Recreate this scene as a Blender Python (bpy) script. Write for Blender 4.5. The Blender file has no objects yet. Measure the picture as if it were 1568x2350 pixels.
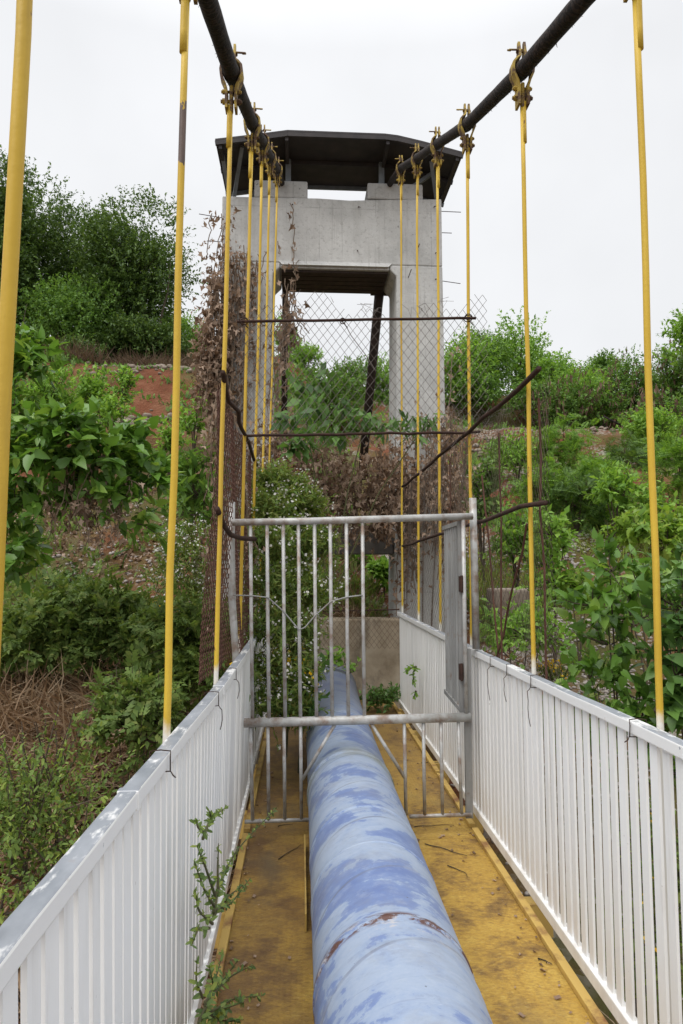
import bpy, math, random
import numpy as np
from mathutils import Vector, Matrix
SC = bpy.context.scene
COL = SC.collection
# ------------------------------------------------------------------ camera, sky, sun, exposure
EYE = np.array([0.0, 0.0, 1.55]); YAW, PITCH, FPX = math.radians(3.36), math.radians(4.27), 1567.0
FW = np.array([math.sin(YAW)*math.cos(PITCH), math.cos(YAW)*math.cos(PITCH), math.sin(PITCH)])
RT = np.array([math.cos(YAW), -math.sin(YAW), 0.0]); UP = np.cross(RT, FW)
def P(x, y, Y):                      # photo point (1568 x 2350 measure) at distance Y along the bridge
    d = FW + RT*(x-784)/FPX + UP*(1175-y)/FPX
    return EYE + d*Y/d[1]
cam = bpy.data.cameras.new('camera'); co = bpy.data.objects.new('camera', cam); COL.objects.link(co)
cam.sensor_fit = 'VERTICAL'; cam.sensor_height = 36.0; cam.lens = 36.0*FPX/2350; cam.clip_start = .05; cam.clip_end = 2000
co.matrix_world = Matrix(((RT[0], UP[0], -FW[0], EYE[0]), (RT[1], UP[1], -FW[1], EYE[1]), (RT[2], UP[2], -FW[2], EYE[2]), (0, 0, 0, 1)))
SC.camera = co
SUN_EL, SUN_AZ = math.radians(56), math.radians(222)     # high, behind the camera, veiled by cloud
W = bpy.data.worlds.new('World'); SC.world = W; W.use_nodes = True
def N(nt, typ, **kw):
    n = nt.nodes.new(typ)
    for k, v in kw.items():
        if k.startswith('i_'): n.inputs[k[2:].replace('_', ' ')].default_value = v
        else: setattr(n, k, v)
    return n
nt = W.node_tree; nt.nodes.clear()
wo = N(nt, 'ShaderNodeOutputWorld'); bg = N(nt, 'ShaderNodeBackground'); nt.links.new(bg.outputs[0], wo.inputs[0])
sky = N(nt, 'ShaderNodeTexSky', sky_type='NISHITA', sun_disc=False, sun_elevation=SUN_EL, sun_rotation=SUN_AZ)
sks = N(nt, 'ShaderNodeVectorMath', operation='SCALE'); sks.inputs[3].default_value = .1; nt.links.new(sky.outputs[0], sks.inputs[0])
tc = N(nt, 'ShaderNodeTexCoord'); sx = N(nt, 'ShaderNodeSeparateXYZ'); nt.links.new(tc.outputs['Generated'], sx.inputs[0])
rp = N(nt, 'ShaderNodeValToRGB'); nt.links.new(sx.outputs[2], rp.inputs[0])
el = rp.color_ramp.elements
el[0].position = 0; el[0].color = (.90, .91, .93, 1); el[1].position = 1; el[1].color = (2.3, 2.3, 2.32, 1)
e = el.new(.62); e.color = (.97, .98, 1.0, 1)
e = el.new(.3); e.color = (.93, .94, .955, 1)
e = el.new(.8); e.color = (1.6, 1.61, 1.63, 1)
cl = N(nt, 'ShaderNodeTexNoise', i_Scale=2.6, i_Detail=4.0, i_Roughness=.55); nt.links.new(tc.outputs['Generated'], cl.inputs['Vector'])
mr = N(nt, 'ShaderNodeMapRange'); mr.inputs[1].default_value = .3; mr.inputs[2].default_value = .7; mr.inputs[3].default_value = .94; mr.inputs[4].default_value = 1.06
nt.links.new(cl.outputs[0], mr.inputs[0])
vs = N(nt, 'ShaderNodeVectorMath', operation='SCALE'); nt.links.new(rp.outputs[0], vs.inputs[0]); nt.links.new(mr.outputs[0], vs.inputs[3])
mx = N(nt, 'ShaderNodeMix', data_type='RGBA'); mx.inputs[0].default_value = .93
nt.links.new(sks.outputs[0], mx.inputs[6]); nt.links.new(vs.outputs[0], mx.inputs[7]); nt.links.new(mx.outputs[2], bg.inputs[0])
sun = bpy.data.lights.new('sun', 'SUN'); sun.energy = 1.9; sun.angle = math.radians(40); sun.color = (1, .97, .93)
so = bpy.data.objects.new('sun', sun); COL.objects.link(so)
sd = Vector((math.sin(SUN_AZ)*math.cos(SUN_EL), math.cos(SUN_AZ)*math.cos(SUN_EL), math.sin(SUN_EL)))
so.rotation_euler = sd.to_track_quat('Z', 'Y').to_euler(); so.location = sd*60
SC.view_settings.view_transform = 'Standard'; SC.view_settings.look = 'None'; SC.view_settings.gamma = 1; SC.view_settings.exposure = 0.0
SC.render.engine = 'CYCLES'; SC.cycles.max_bounces = 8; SC.cycles.diffuse_bounces = 4; SC.cycles.transparent_max_bounces = 8
SC.cycles.use_denoising = True; SC.render.film_transparent = False

# ------------------------------------------------------------------ materials
def newmat(name):
    m = bpy.data.materials.new(name); m.use_nodes = True; t = m.node_tree; t.nodes.clear()
    o = N(t, 'ShaderNodeOutputMaterial'); b = N(t, 'ShaderNodeBsdfPrincipled'); t.links.new(b.outputs[0], o.inputs[0])
    return m, t, b, o
def ramp(t, src, stops, interp='LINEAR'):
    r = N(t, 'ShaderNodeValToRGB'); r.color_ramp.interpolation = interp
    e = r.color_ramp.elements
    while len(e) < len(stops): e.new(.5)
    for k, (p, c) in enumerate(stops):
        e[k].position = p; c = c if hasattr(c, '__len__') else (c, c, c); e[k].color = (*c, 1)
    t.links.new(src, r.inputs[0]); return r.outputs[0]
def noise(t, scale, detail=5, rough=.6, stretch=(1, 1, 1), dist=0, off=(0, 0, 0), world=False):
    tc = N(t, 'ShaderNodeNewGeometry' if world else 'ShaderNodeTexCoord'); mp = N(t, 'ShaderNodeMapping'); mp.inputs['Scale'].default_value = stretch; mp.inputs['Location'].default_value = off
    t.links.new(tc.outputs['Position' if world else 'Object'], mp.inputs[0])
    n = N(t, 'ShaderNodeTexNoise', i_Scale=scale, i_Detail=detail, i_Roughness=rough, i_Distortion=dist); t.links.new(mp.outputs[0], n.inputs['Vector'])
    return n.outputs[0]
def mixc(t, fac, a, b):
    m = N(t, 'ShaderNodeMix', data_type='RGBA')
    for s, k in ((fac, 0), (a, 6), (b, 7)):
        if hasattr(s, 'is_linked'): t.links.new(s, m.inputs[k])
        else: m.inputs[k].default_value = (*s, 1) if hasattr(s, '__len__') else s
    return m.outputs[2]
def math_(t, op, a, b=None, clamp=False):
    m = N(t, 'ShaderNodeMath', operation=op, use_clamp=clamp)
    for k, s in ((0, a), (1, b)):
        if s is None: continue
        if hasattr(s, 'is_linked'): t.links.new(s, m.inputs[k])
        else: m.inputs[k].default_value = s
    return m.outputs[0]
def bump(t, b, h, strength=.3, dist=.01):
    n = N(t, 'ShaderNodeBump'); n.inputs['Strength'].default_value = strength; n.inputs['Distance'].default_value = dist
    t.links.new(h, n.inputs['Height']); t.links.new(n.outputs[0], b.inputs['Normal'])
def col(t, b, c, rough=.6, metal=0, spec=.4):
    if hasattr(c, 'is_linked'): t.links.new(c, b.inputs['Base Color'])
    else: b.inputs['Base Color'].default_value = (*c, 1)
    b.inputs['Roughness'].default_value = rough; b.inputs['Metallic'].default_value = metal; b.inputs['Specular IOR Level'].default_value = spec
def wz_(t):
    g = N(t, 'ShaderNodeNewGeometry'); s = N(t, 'ShaderNodeSeparateXYZ'); t.links.new(g.outputs['Position'], s.inputs[0]); return s.outputs[2]
def axis(t, k):
    tc = N(t, 'ShaderNodeTexCoord'); s = N(t, 'ShaderNodeSeparateXYZ'); t.links.new(tc.outputs['Object'], s.inputs[0]); return s.outputs[k]
def simple(name, stops, scale=8, rough=.7, metal=0, stretch=(1, 1, 1), bs=0, bscale=40, bd=.01, spec=.3, detail=5):
    m, t, b, o = newmat(name); col(t, b, ramp(t, noise(t, scale, detail, stretch=stretch), stops), rough, metal, spec)
    if bs: bump(t, b, noise(t, bscale, 4, stretch=stretch), bs, bd)
    return m
M = {}
# peeling / stained white paint on the balusters
m, t, b, o = newmat('white_paint')
c = ramp(t, noise(t, 2.2, 6, .6, (1, 1, .35), world=True), [(.3, (.79, .785, .765)), (.55, (.85, .85, .84)), (.75, (.87, .87, .86))])
sp = ramp(t, noise(t, 9, 6, .65, (1, 2.5, .22), world=True), [(.60, 0), (.76, 1)]); c = mixc(t, math_(t, 'MULTIPLY', sp, .30), c, (.44, .38, .31))
zz_ = wz_(t); low = ramp(t, zz_, [(.08, 1), (.30, 0)])
dl = math_(t, 'MULTIPLY', low, ramp(t, noise(t, 6, 6, .65, (1, 1.5, .6), world=True), [(.38, 0), (.68, 1)])); c = mixc(t, math_(t, 'MULTIPLY', dl, .32), c, (.40, .30, .20))
tip = math_(t, 'MULTIPLY', ramp(t, zz_, [(.80, 0), (1.0, 1)]), ramp(t, noise(t, 7, 5, .6, (1, 3, .3), world=True, off=(2, 0, 0)), [(.5, 0), (.72, 1)])); c = mixc(t, math_(t, 'MULTIPLY', tip, .3), c, (.45, .42, .38))
chp = ramp(t, noise(t, 48, 3, .6, world=True), [(.735, 0), (.76, 1)]); c = mixc(t, math_(t, 'MULTIPLY', chp, .6), c, (.25, .2, .17))
col(t, b, c, .48, 0, .4); bump(t, b, noise(t, 60, 4, world=True), .10, .004); M['white'] = m
m, t, b, o = newmat('worn_rail_paint')        # white over galvanised grey, worn through on the top face
g = N(t, 'ShaderNodeNewGeometry'); sg = N(t, 'ShaderNodeSeparateXYZ'); t.links.new(g.outputs['Normal'], sg.inputs[0])
up_ = ramp(t, sg.outputs[2], [(.55, 0), (.75, 1)])
wn = ramp(t, math_(t, 'ADD', math_(t, 'MULTIPLY', noise(t, 5, 6, .65, (3, .8, 1)), .75), math_(t, 'MULTIPLY', noise(t, 24, 4, .6, (2, .8, 1)), .25)), [(.40, 0), (.47, 1)])
ch = ramp(t, noise(t, 30, 4, .6), [(.69, 0), (.73, 1)])
w_ = math_(t, 'MAXIMUM', math_(t, 'MULTIPLY', up_, wn), ch)
gr = ramp(t, noise(t, 14, 5, .6, (1, .5, 1)), [(.3, (.20, .22, .25)), (.7, (.34, .36, .40))])
rs = ramp(t, noise(t, 17, 4, .6, off=(3, 1, 2)), [(.66, 0), (.76, 1)])
c = mixc(t, w_, (.82, .82, .81), gr); c = mixc(t, math_(t, 'MULTIPLY', rs, .4), c, (.30, .17, .09)); col(t, b, c, .38, 0, .5); M['railtop'] = m
def rodmat(name, bare=None):
    m, t, b, o = newmat(name)
    c = ramp(t, noise(t, 5, 6, .6, (1, 1, .3), world=True), [(.3, (.55, .355, .030)), (.55, (.66, .445, .045)), (.75, (.71, .50, .065))])
    gr_ = ramp(t, noise(t, 7, 6, .7, (1.5, 1.5, .12), world=True, off=(3, 0, 0)), [(.50, 0), (.74, 1)]); c = mixc(t, math_(t, 'MULTIPLY', gr_, .55), c, (.30, .19, .05))
    r1 = ramp(t, noise(t, 16, 6, .7, (1, 1, .35), world=True), [(.655, 0), (.70, 1)]); c = mixc(t, r1, c, (.17, .075, .03))
    z = wz_(t); zn = math_(t, 'ADD', z, math_(t, 'MULTIPLY', math_(t, 'SUBTRACT', noise(t, 14, 4, .6, (1, 1, .5), world=True), .5), .16))
    wb = math_(t, 'SUBTRACT', 1.0, math_(t, 'DIVIDE', math_(t, 'SUBTRACT', zn, 1.045), .045), True); c = mixc(t, wb, c, (.74, .72, .66))
    if bare:
        zb = math_(t, 'ADD', z, math_(t, 'MULTIPLY', math_(t, 'SUBTRACT', noise(t, 22, 5, .6, (1, 1, .3), world=True), .5), .25))
        k = math_(t, 'MULTIPLY', math_(t, 'GREATER_THAN', zb, bare[0]), math_(t, 'LESS_THAN', zb, bare[1])); c = mixc(t, k, c, ramp(t, noise(t, 25, 5, .6, (1, 1, .2), world=True), [(.35, (.075, .055, .05)), (.7, (.19, .13, .105))]))
    col(t, b, c, .5, 0, .4); bump(t, b, noise(t, 50, 5, world=True), .25, .004); return m
M['yellow'] = rodmat('yellow_paint'); M['yellowbare'] = rodmat('yellow_paint_worn_off', (2.80, 2.985))
m, t, b, o = newmat('bare_rod_patch'); col(t, b, ramp(t, noise(t, 20, 5, stretch=(1, 1, .2)), [(.35, (.10, .075, .07)), (.7, (.22, .16, .13))]), .6); M['rodbare'] = m
m, t, b, o = newmat('white_rod_base'); col(t, b, ramp(t, noise(t, 12, 5, stretch=(1, 1, .3)), [(.4, (.78, .77, .72)), (.75, (.66, .56, .36))]), .5); M['rodwhite'] = m
m, t, b, o = newmat('rusty_yellow')
c = mixc(t, ramp(t, noise(t, 16, 6, .65, world=True), [(.43, 0), (.56, 1)]), (.42, .30, .055), (.10, .055, .032)); col(t, b, c, .7); bump(t, b, noise(t, 70, 4), .3, .004); M['clamp'] = m
M['rust'] = simple('rust', [(.3, (.028, .017, .014)), (.6, (.055, .028, .020)), (.8, (.11, .052, .03))], 25, .85, bs=.5, bscale=80)
M['meshwire'] = simple('rusty_mesh_wire', [(.3, (.070, .030, .020)), (.7, (.125, .058, .040))], 12, .8)
M['linkwire'] = simple('grey_mesh_wire', [(.3, (.12, .10, .09)), (.7, (.22, .19, .17))], 9, .6)
M['linkmix'] = simple('dull_mesh_wire', [(.3, (.055, .038, .03)), (.7, (.12, .09, .07))], 10, .75)
m, t, b, o = newmat('wrapped_cable')
wv = N(t, 'ShaderNodeTexWave', wave_type='BANDS', bands_direction='Y'); wv.inputs['Scale'].default_value = 9; wv.inputs['Distortion'].default_value = 9; wv.inputs['Detail'].default_value = 3; wv.inputs['Detail Scale'].default_value = 4
tcc = N(t, 'ShaderNodeTexCoord'); t.links.new(tcc.outputs['Object'], wv.inputs[0])
c = ramp(t, math_(t, 'ADD', math_(t, 'MULTIPLY', wv.outputs[0], .35), math_(t, 'MULTIPLY', noise(t, 9, 5), .65)), [(.3, (.010, .009, .009)), (.6, (.028, .020, .018)), (.8, (.060, .042, .034))])
col(t, b, c, .75, 0, .2); bump(t, b, math_(t, 'ADD', math_(t, 'MULTIPLY', wv.outputs[0], .5), noise(t, 30, 5, .7)), .4, .008); M['cable'] = m
m, t, b, o = newmat('concrete')
c = ramp(t, noise(t, 2.2, 8, .65), [(.3, (.40, .40, .39)), (.5, (.52, .52, .505)), (.7, (.61, .61, .595))])
st = ramp(t, noise(t, 4, 5, .6, (1.6, 1, .12)), [(.52, 0), (.75, 1)]); c = mixc(t, math_(t, 'MULTIPLY', st, .6), c, (.33, .325, .30)); s3 = ramp(t, noise(t, 9, 5, .65, (2.5, 1, .07), off=(5, 0, 2)), [(.56, 0), (.70, 1)]); c = mixc(t, math_(t, 'MULTIPLY', s3, .65), c, (.24, .235, .22)); s4 = ramp(t, noise(t, 1.3, 6, .65, off=(2, 7, 1)), [(.45, 0), (.6, 1)]); c = mixc(t, math_(t, 'MULTIPLY', s4, .3), c, (.66, .65, .63))
pit = ramp(t, noise(t, 17, 3, .5), [(.70, 0), (.74, 1)]); c = mixc(t, math_(t, 'MULTIPLY', pit, .75), c, (.16, .155, .15))
br = N(t, 'ShaderNodeTexBrick', offset=0.0); br.inputs['Scale'].default_value = 1; br.inputs['Mortar Size'].default_value = .006; br.inputs['Brick Width'].default_value = .72; br.inputs['Row Height'].default_value = 1.22
tb = N(t, 'ShaderNodeTexCoord'); mpb = N(t, 'ShaderNodeMapping'); mpb.inputs['Rotation'].default_value = (math.radians(-90), 0, 0); mpb.inputs['Location'].default_value = (.17, .03, .47)
t.links.new(tb.outputs['Object'], mpb.inputs[0]); t.links.new(mpb.outputs[0], br.inputs['Vector'])
ln = math_(t, 'MULTIPLY', br.outputs['Fac'], ramp(t, noise(t, 5, 4), [(.42, .0), (.66, .55)])); c = mixc(t, ln, c, (.27, .265, .255))
fg = noise(t, 20, 7, .75, off=(1, 9, 4)); c = mixc(t, math_(t, 'MULTIPLY', ramp(t, fg, [(.36, 1), (.46, 0)]), .5), c, (.27, .265, .25)); col(t, b, c, .85, 0, .2); bump(t, b, fg, .6, .015); M['concrete'] = m
M['shadecon'] = simple('shade_darkened_concrete', [(.3, (.07, .065, .06)), (.6, (.16, .15, .14)), (.8, (.24, .23, .215))], 5, .9, bs=.4, bscale=25)  # lower beam concrete, shade under the dead vine put into its dark colour
m, t, b, o = newmat('stained_plaster')
c = ramp(t, noise(t, 2.5, 7, .65), [(.3, (.20, .155, .105)), (.55, (.36, .30, .22)), (.75, (.45, .40, .32))])
st = ramp(t, noise(t, 3.5, 6, .65, (1, 1, .6), off=(4, 2, 1)), [(.5, 0), (.68, 1)]); c = mixc(t, math_(t, 'MULTIPLY', st, .75), c, (.075, .062, .045))
col(t, b, c, .9, 0, .15); bump(t, b, noise(t, 25, 5), .3, .01); M['plaster'] = m
M['roof'] = simple('dark_roof_sheet', [(.3, (.030, .028, .030)), (.7, (.060, .052, .052))], 5, .6)
M['roofsteel'] = simple('grey_roof_steel', [(.3, (.13, .145, .16)), (.7, (.21, .23, .245))], 8, .5)
M['beamsteel'] = simple('dark_steel', [(.3, (.022, .015, .013)), (.7, (.055, .036, .029))], 12, .7, bs=.3)
m, t, b, o = newmat('silver_paint')
c = ramp(t, noise(t, 10, 5, stretch=(1, 1, .6)), [(.3, (.36, .36, .35)), (.7, (.55, .55, .535))])
c = mixc(t, math_(t, 'MULTIPLY', ramp(t, noise(t, 11, 6, .65, off=(1, 5, 2)), [(.47, 0), (.66, 1)]), .8), c, (.22, .135, .085)); col(t, b, c, .45, .2, .5); M['silver'] = m
m, t, b, o = newmat('weathered_grey_paint')
c = ramp(t, noise(t, 8, 5, stretch=(1, 1, .25)), [(.3, (.19, .19, .185)), (.7, (.33, .33, .32))])
c = mixc(t, math_(t, 'MULTIPLY', ramp(t, noise(t, 15, 5, .65), [(.58, 0), (.72, 1)]), .6), c, (.17, .10, .065)); col(t, b, c, .6); M['greydoor'] = m
# the blue pipe: pale and dark blue paint lying in bands round it, chips and moss
m, t, b, o = newmat('blue_pipe_paint')
n1 = noise(t, 2.6, 11, .64, (1.0, 1.25, 1.0), .5, (4.3, 1.2, 0)); n2 = noise(t, 10, 6, .65, (.7, 1.8, .7), .2)
f = math_(t, 'ADD', math_(t, 'MULTIPLY', n1, .72), math_(t, 'MULTIPLY', n2, .28))
c = ramp(t, f, [(.38, (.130, .185, .37)), (.472, (.170, .235, .42)), (.481, (.265, .335, .475)), (.56, (.315, .38, .495)), (.74, (.26, .325, .445))])
fine = noise(t, 24, 7, .75, (.8, 1.1, .8), 0, (1, 4, 2)); c = mixc(t, math_(t, 'MULTIPLY', ramp(t, fine, [(.50, 0), (.62, 1)]), .22), c, (.42, .48, .55)); c = mixc(t, math_(t, 'MULTIPLY', ramp(t, fine, [(.36, 1), (.44, 0)]), .25), c, (.17, .20, .29))
sc_ = ramp(t, noise(t, 26, 5, .7, (.25, 2.2, .25), .4), [(.64, 0), (.70, 1)]); c = mixc(t, math_(t, 'MULTIPLY', sc_, .4), c, (.58, .63, .68))
sc2 = ramp(t, noise(t, 16, 5, .7, (.22, 2.6, .22), .8, (7, 3, 1)), [(.63, 0), (.67, 1)]); c = mixc(t, math_(t, 'MULTIPLY', sc2, .35), c, (.16, .18, .27))
ay = axis(t, 1); az = axis(t, 2); ax = axis(t, 0)
def band(y0, w):
    d = math_(t, 'ABSOLUTE', math_(t, 'SUBTRACT', ay, y0)); return math_(t, 'SUBTRACT', 1.0, math_(t, 'DIVIDE', d, w), True)
th_ = math_(t, 'ARCTAN2', math_(t, 'SUBTRACT', az, .2456), math_(t, 'SUBTRACT', ax, .286))
hl = math_(t, 'FRACT', math_(t, 'ADD', math_(t, 'DIVIDE', ay, .47), math_(t, 'MULTIPLY', th_, .1592)))
hd = math_(t, 'ABSOLUTE', math_(t, 'SUBTRACT', hl, .5)); sl_ = ramp(t, hd, [(0, 1), (.012, .9), (.020, 0)])
c = mixc(t, math_(t, 'MULTIPLY', sl_, ramp(t, noise(t, 6, 5, .6), [(.35, .15), (.65, .75)])), c, (.15, .165, .22))
hz = ramp(t, hd, [(.015, .6), (.07, 0)]); c = mixc(t, math_(t, 'MULTIPLY', hz, ramp(t, noise(t, 8, 6, .7, off=(6, 1, 2)), [(.5, 0), (.65, .6)])), c, (.42, .46, .50))
chip = math_(t, 'MULTIPLY', ramp(t, band(2.13, .035), [(.05, 0), (.5, 1)]), ramp(t, noise(t, 13, 6, .7, (1, 2, 1)), [(.45, 0), (.52, 1)])); c = mixc(t, chip, c, (.11, .055, .045))
chw = math_(t, 'MULTIPLY', ramp(t, band(2.09, .07), [(.05, 0), (.4, 1)]), ramp(t, noise(t, 15, 5, .7, (1, 2, 1), off=(2, 2, 5)), [(.58, 0), (.64, 1)])); c = mixc(t, math_(t, 'MULTIPLY', chw, .7), c, (.50, .47, .46))
mg = math_(t, 'MULTIPLY', ramp(t, band(3.95, .12), [(0, 0), (.7, 1)]), ramp(t, noise(t, 6, 5, .6), [(.35, .2), (.6, 1)])); c = mixc(t, math_(t, 'MULTIPLY', mg, .65), c, (.20, .20, .13))
far = math_(t, 'DIVIDE', math_(t, 'SUBTRACT', ay, 2.6), 3.0, True)
side = ramp(t, math_(t, 'SUBTRACT', .44, az), [(0, 0), (.14, 1)])
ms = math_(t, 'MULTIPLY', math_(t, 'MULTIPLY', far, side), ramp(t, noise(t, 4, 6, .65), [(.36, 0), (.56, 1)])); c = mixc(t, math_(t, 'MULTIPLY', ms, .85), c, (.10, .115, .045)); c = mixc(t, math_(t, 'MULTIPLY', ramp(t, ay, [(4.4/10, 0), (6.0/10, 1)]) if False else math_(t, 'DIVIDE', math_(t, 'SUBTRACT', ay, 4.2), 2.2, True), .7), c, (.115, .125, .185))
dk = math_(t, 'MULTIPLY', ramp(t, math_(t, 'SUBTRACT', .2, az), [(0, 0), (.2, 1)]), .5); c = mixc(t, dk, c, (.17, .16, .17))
dw = ramp(t, noise(t, 5, 8, .72, (.8, 1.2, .8), .2, (3, 3, 3)), [(.50, 0), (.66, 1)]); c = mixc(t, math_(t, 'MULTIPLY', dw, .32), c, (.21, .20, .195))
spk = ramp(t, noise(t, 45, 2, .5), [(.76, 0), (.79, 1)]); c = mixc(t, math_(t, 'MULTIPLY', spk, .7), c, (.07, .07, .09))
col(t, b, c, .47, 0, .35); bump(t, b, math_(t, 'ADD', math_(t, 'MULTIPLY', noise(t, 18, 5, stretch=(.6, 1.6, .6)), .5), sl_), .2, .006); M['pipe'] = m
m, t, b, o = newmat('rusty_deck_paint')       # yellow chequer plate with rust and dirt
n1 = noise(t, 3.4, 8, .68, (1, .9, 1), .5); n2 = noise(t, 20, 5, .65, (1, 1.6, 1))
f = math_(t, 'ADD', math_(t, 'MULTIPLY', n1, .7), math_(t, 'MULTIPLY', n2, .3))
c = ramp(t, f, [(.35, (.11, .058, .024)), (.43, (.26, .155, .042)), (.51, (.45, .275, .052)), (.66, (.55, .37, .08))])
mo = noise(t, 46, 6, .75, (1, 1.8, 1)); c = mixc(t, math_(t, 'MULTIPLY', ramp(t, mo, [(.50, 0), (.60, 1)]), .5), c, (.27, .155, .05)); c = mixc(t, math_(t, 'MULTIPLY', ramp(t, mo, [(.36, 1), (.44, 0)]), .4), c, (.58, .44, .17)); rs_ = ramp(t, noise(t, 11, 7, .7, (1, 1.4, 1), off=(5, 5, 0)), [(.60, 0), (.66, 1)]); c = mixc(t, math_(t, 'MULTIPLY', rs_, .6), c, (.15, .065, .03))
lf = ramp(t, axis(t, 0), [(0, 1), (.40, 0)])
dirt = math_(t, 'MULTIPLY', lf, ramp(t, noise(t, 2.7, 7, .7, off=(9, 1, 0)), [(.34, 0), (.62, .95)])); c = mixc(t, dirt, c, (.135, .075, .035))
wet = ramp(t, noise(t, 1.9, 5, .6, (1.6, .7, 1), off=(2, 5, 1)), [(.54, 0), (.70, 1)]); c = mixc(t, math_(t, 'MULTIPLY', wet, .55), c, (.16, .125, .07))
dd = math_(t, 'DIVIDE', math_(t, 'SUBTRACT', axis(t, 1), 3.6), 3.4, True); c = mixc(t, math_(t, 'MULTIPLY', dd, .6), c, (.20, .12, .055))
ck = N(t, 'ShaderNodeTexChecker'); ck.inputs['Scale'].default_value = 1
rot = N(t, 'ShaderNodeMapping'); rot.inputs['Rotation'].default_value = (0, 0, math.radians(45)); rot.inputs['Scale'].default_value = (34, 60, 1)
tq = N(t, 'ShaderNodeTexCoord'); t.links.new(tq.outputs['Object'], rot.inputs[0])
vo = N(t, 'ShaderNodeTexVoronoi', distance='MANHATTAN', feature='F1'); vo.inputs['Scale'].default_value = 1; vo.inputs['Randomness'].default_value = .12; t.links.new(rot.outputs[0], vo.inputs['Vector'])
pl = ramp(t, vo.outputs['Distance'], [(.25, 1), (.5, 0)])
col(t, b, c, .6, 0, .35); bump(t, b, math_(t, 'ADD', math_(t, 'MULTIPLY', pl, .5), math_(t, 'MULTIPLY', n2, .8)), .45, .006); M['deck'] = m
m, t, b, o = newmat('curb_yellow')
c = mixc(t, ramp(t, noise(t, 7, 6, .65), [(.50, 0), (.66, 1)]), (.56, .38, .11), (.24, .115, .05)); col(t, b, c, .6); bump(t, b, noise(t, 40, 4), .2, .005); M['curb'] = m
# ground
m, t, b, o = newmat('red_soil')
c = ramp(t, noise(t, .9, 9, .68), [(.3, (.085, .034, .019)), (.5, (.165, .064, .034)), (.7, (.235, .115, .066))])
gv = ramp(t, noise(t, .33, 6, .65, off=(3, 8, 0)), [(.44, 0), (.58, 1)]); c = mixc(t, math_(t, 'MULTIPLY', gv, .8), c, (.085, .10, .035))
pebble = N(t, 'ShaderNodeTexVoronoi'); pebble.inputs['Scale'].default_value = 16; tcp = N(t, 'ShaderNodeTexCoord'); t.links.new(tcp.outputs['Object'], pebble.inputs['Vector'])
pv = N(t, 'ShaderNodeSeparateColor'); t.links.new(pebble.outputs['Color'], pv.inputs[0])
gm_ = math_(t, 'MULTIPLY', ramp(t, noise(t, .6, 5, .6, off=(1, 1, 0)), [(.50, 0), (.62, 1)]), ramp(t, pv.outputs[0], [(.45, 0), (.55, 1)])); c = mixc(t, math_(t, 'MULTIPLY', gm_, ramp(t, math_(t, 'ADD', math_(t, 'DIVIDE', axis(t, 0), 10), .5), [(.45, .12), (.6, 1)])), c, ramp(t, pv.outputs[1], [(0, (.20, .17, .14)), (1, (.36, .33, .29))]))
col(t, b, c, .95, 0, .1); bump(t, b, math_(t, 'ADD', noise(t, 8, 8, .7), math_(t, 'MULTIPLY', pebble.outputs['Distance'], -.4)), .9, .08); M['soil'] = m
M['stone'] = simple('limestone', [(.3, (.14, .10, .075)), (.55, (.25, .205, .165)), (.75, (.36, .32, .28))], 4, .9, bs=.6, bscale=12, bd=.03)
M['gravel'] = simple('grey_gravel', [(.3, (.20, .17, .15)), (.55, (.33, .295, .27)), (.75, (.48, .45, .42))], 9, .9)
M['bark'] = simple('bark', [(.3, (.045, .035, .025)), (.7, (.11, .085, .06))], 14, .9, bs=.5, bscale=30)
M['greenstem'] = simple('green_stem', [(.3, (.06, .07, .025)), (.7, (.12, .11, .05))], 14, .8)
def leafmat(name, cols, trans=.35, rough=.45, spec=.4, warm=(1.25, 1.2, .7)):
    m, t, b, o = newmat(name)
    if name not in ('dead_leaf', 'dry_grass', 'brown_seed_pod', 'dry_grass_far', 'white_flower', 'yellow_flower', 'lime_leaf'): cols = [(a*1.72, b_*1.46, c_*1.2) for a, b_, c_ in cols]
    g = N(t, 'ShaderNodeNewGeometry'); k = len(cols)
    c = ramp(t, g.outputs['Random Per Island'], [(i/max(1, k-1), cc) for i, cc in enumerate(cols)])
    col(t, b, c, rough, 0, spec)
    tr = N(t, 'ShaderNodeBsdfTranslucent'); v = N(t, 'ShaderNodeMix', data_type='RGBA', blend_type='MULTIPLY'); v.inputs[0].default_value = 1
    t.links.new(c, v.inputs[6]); v.inputs[7].default_value = (*warm, 1); t.links.new(v.outputs[2], tr.inputs[0])
    ms = N(t, 'ShaderNodeMixShader'); ms.inputs[0].default_value = trans
    t.links.new(b.outputs[0], ms.inputs[1]); t.links.new(tr.outputs[0], ms.inputs[2]); t.links.new(ms.outputs[0], o.inputs[0]); return m
L_ = leafmat
M['mulberry'] = L_('mulberry_leaf', [(.040, .105, .022), (.065, .16, .03), (.095, .22, .04), (.05, .13, .028), (.17, .31, .065)], .34, .36, .5)
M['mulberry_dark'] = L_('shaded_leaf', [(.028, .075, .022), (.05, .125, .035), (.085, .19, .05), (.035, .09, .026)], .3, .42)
M['treeleaf'] = L_('dark_tree_leaf', [(.026, .058, .02), (.045, .095, .03), (.08, .155, .045), (.032, .072, .024), (.11, .195, .06)], .3, .5, .3)
M['midleaf'] = L_('mid_green_leaf', [(.045, .11, .03), (.075, .17, .04), (.12, .24, .06), (.055, .13, .04)], .35, .5, .3)
M['brightleaf'] = L_('bright_green_leaf', [(.07, .17, .035), (.12, .26, .05), (.17, .33, .07), (.09, .20, .045)], .4, .5, .3)
M['feather'] = L_('feathery_leaflet', [(.05, .125, .022), (.085, .19, .033), (.135, .27, .048)], .4, .5, .25)
M['featherdark'] = L_('shaded_leaflet', [(.03, .075, .02), (.05, .11, .028), (.08, .16, .04)], .35, .5, .25)
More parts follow.
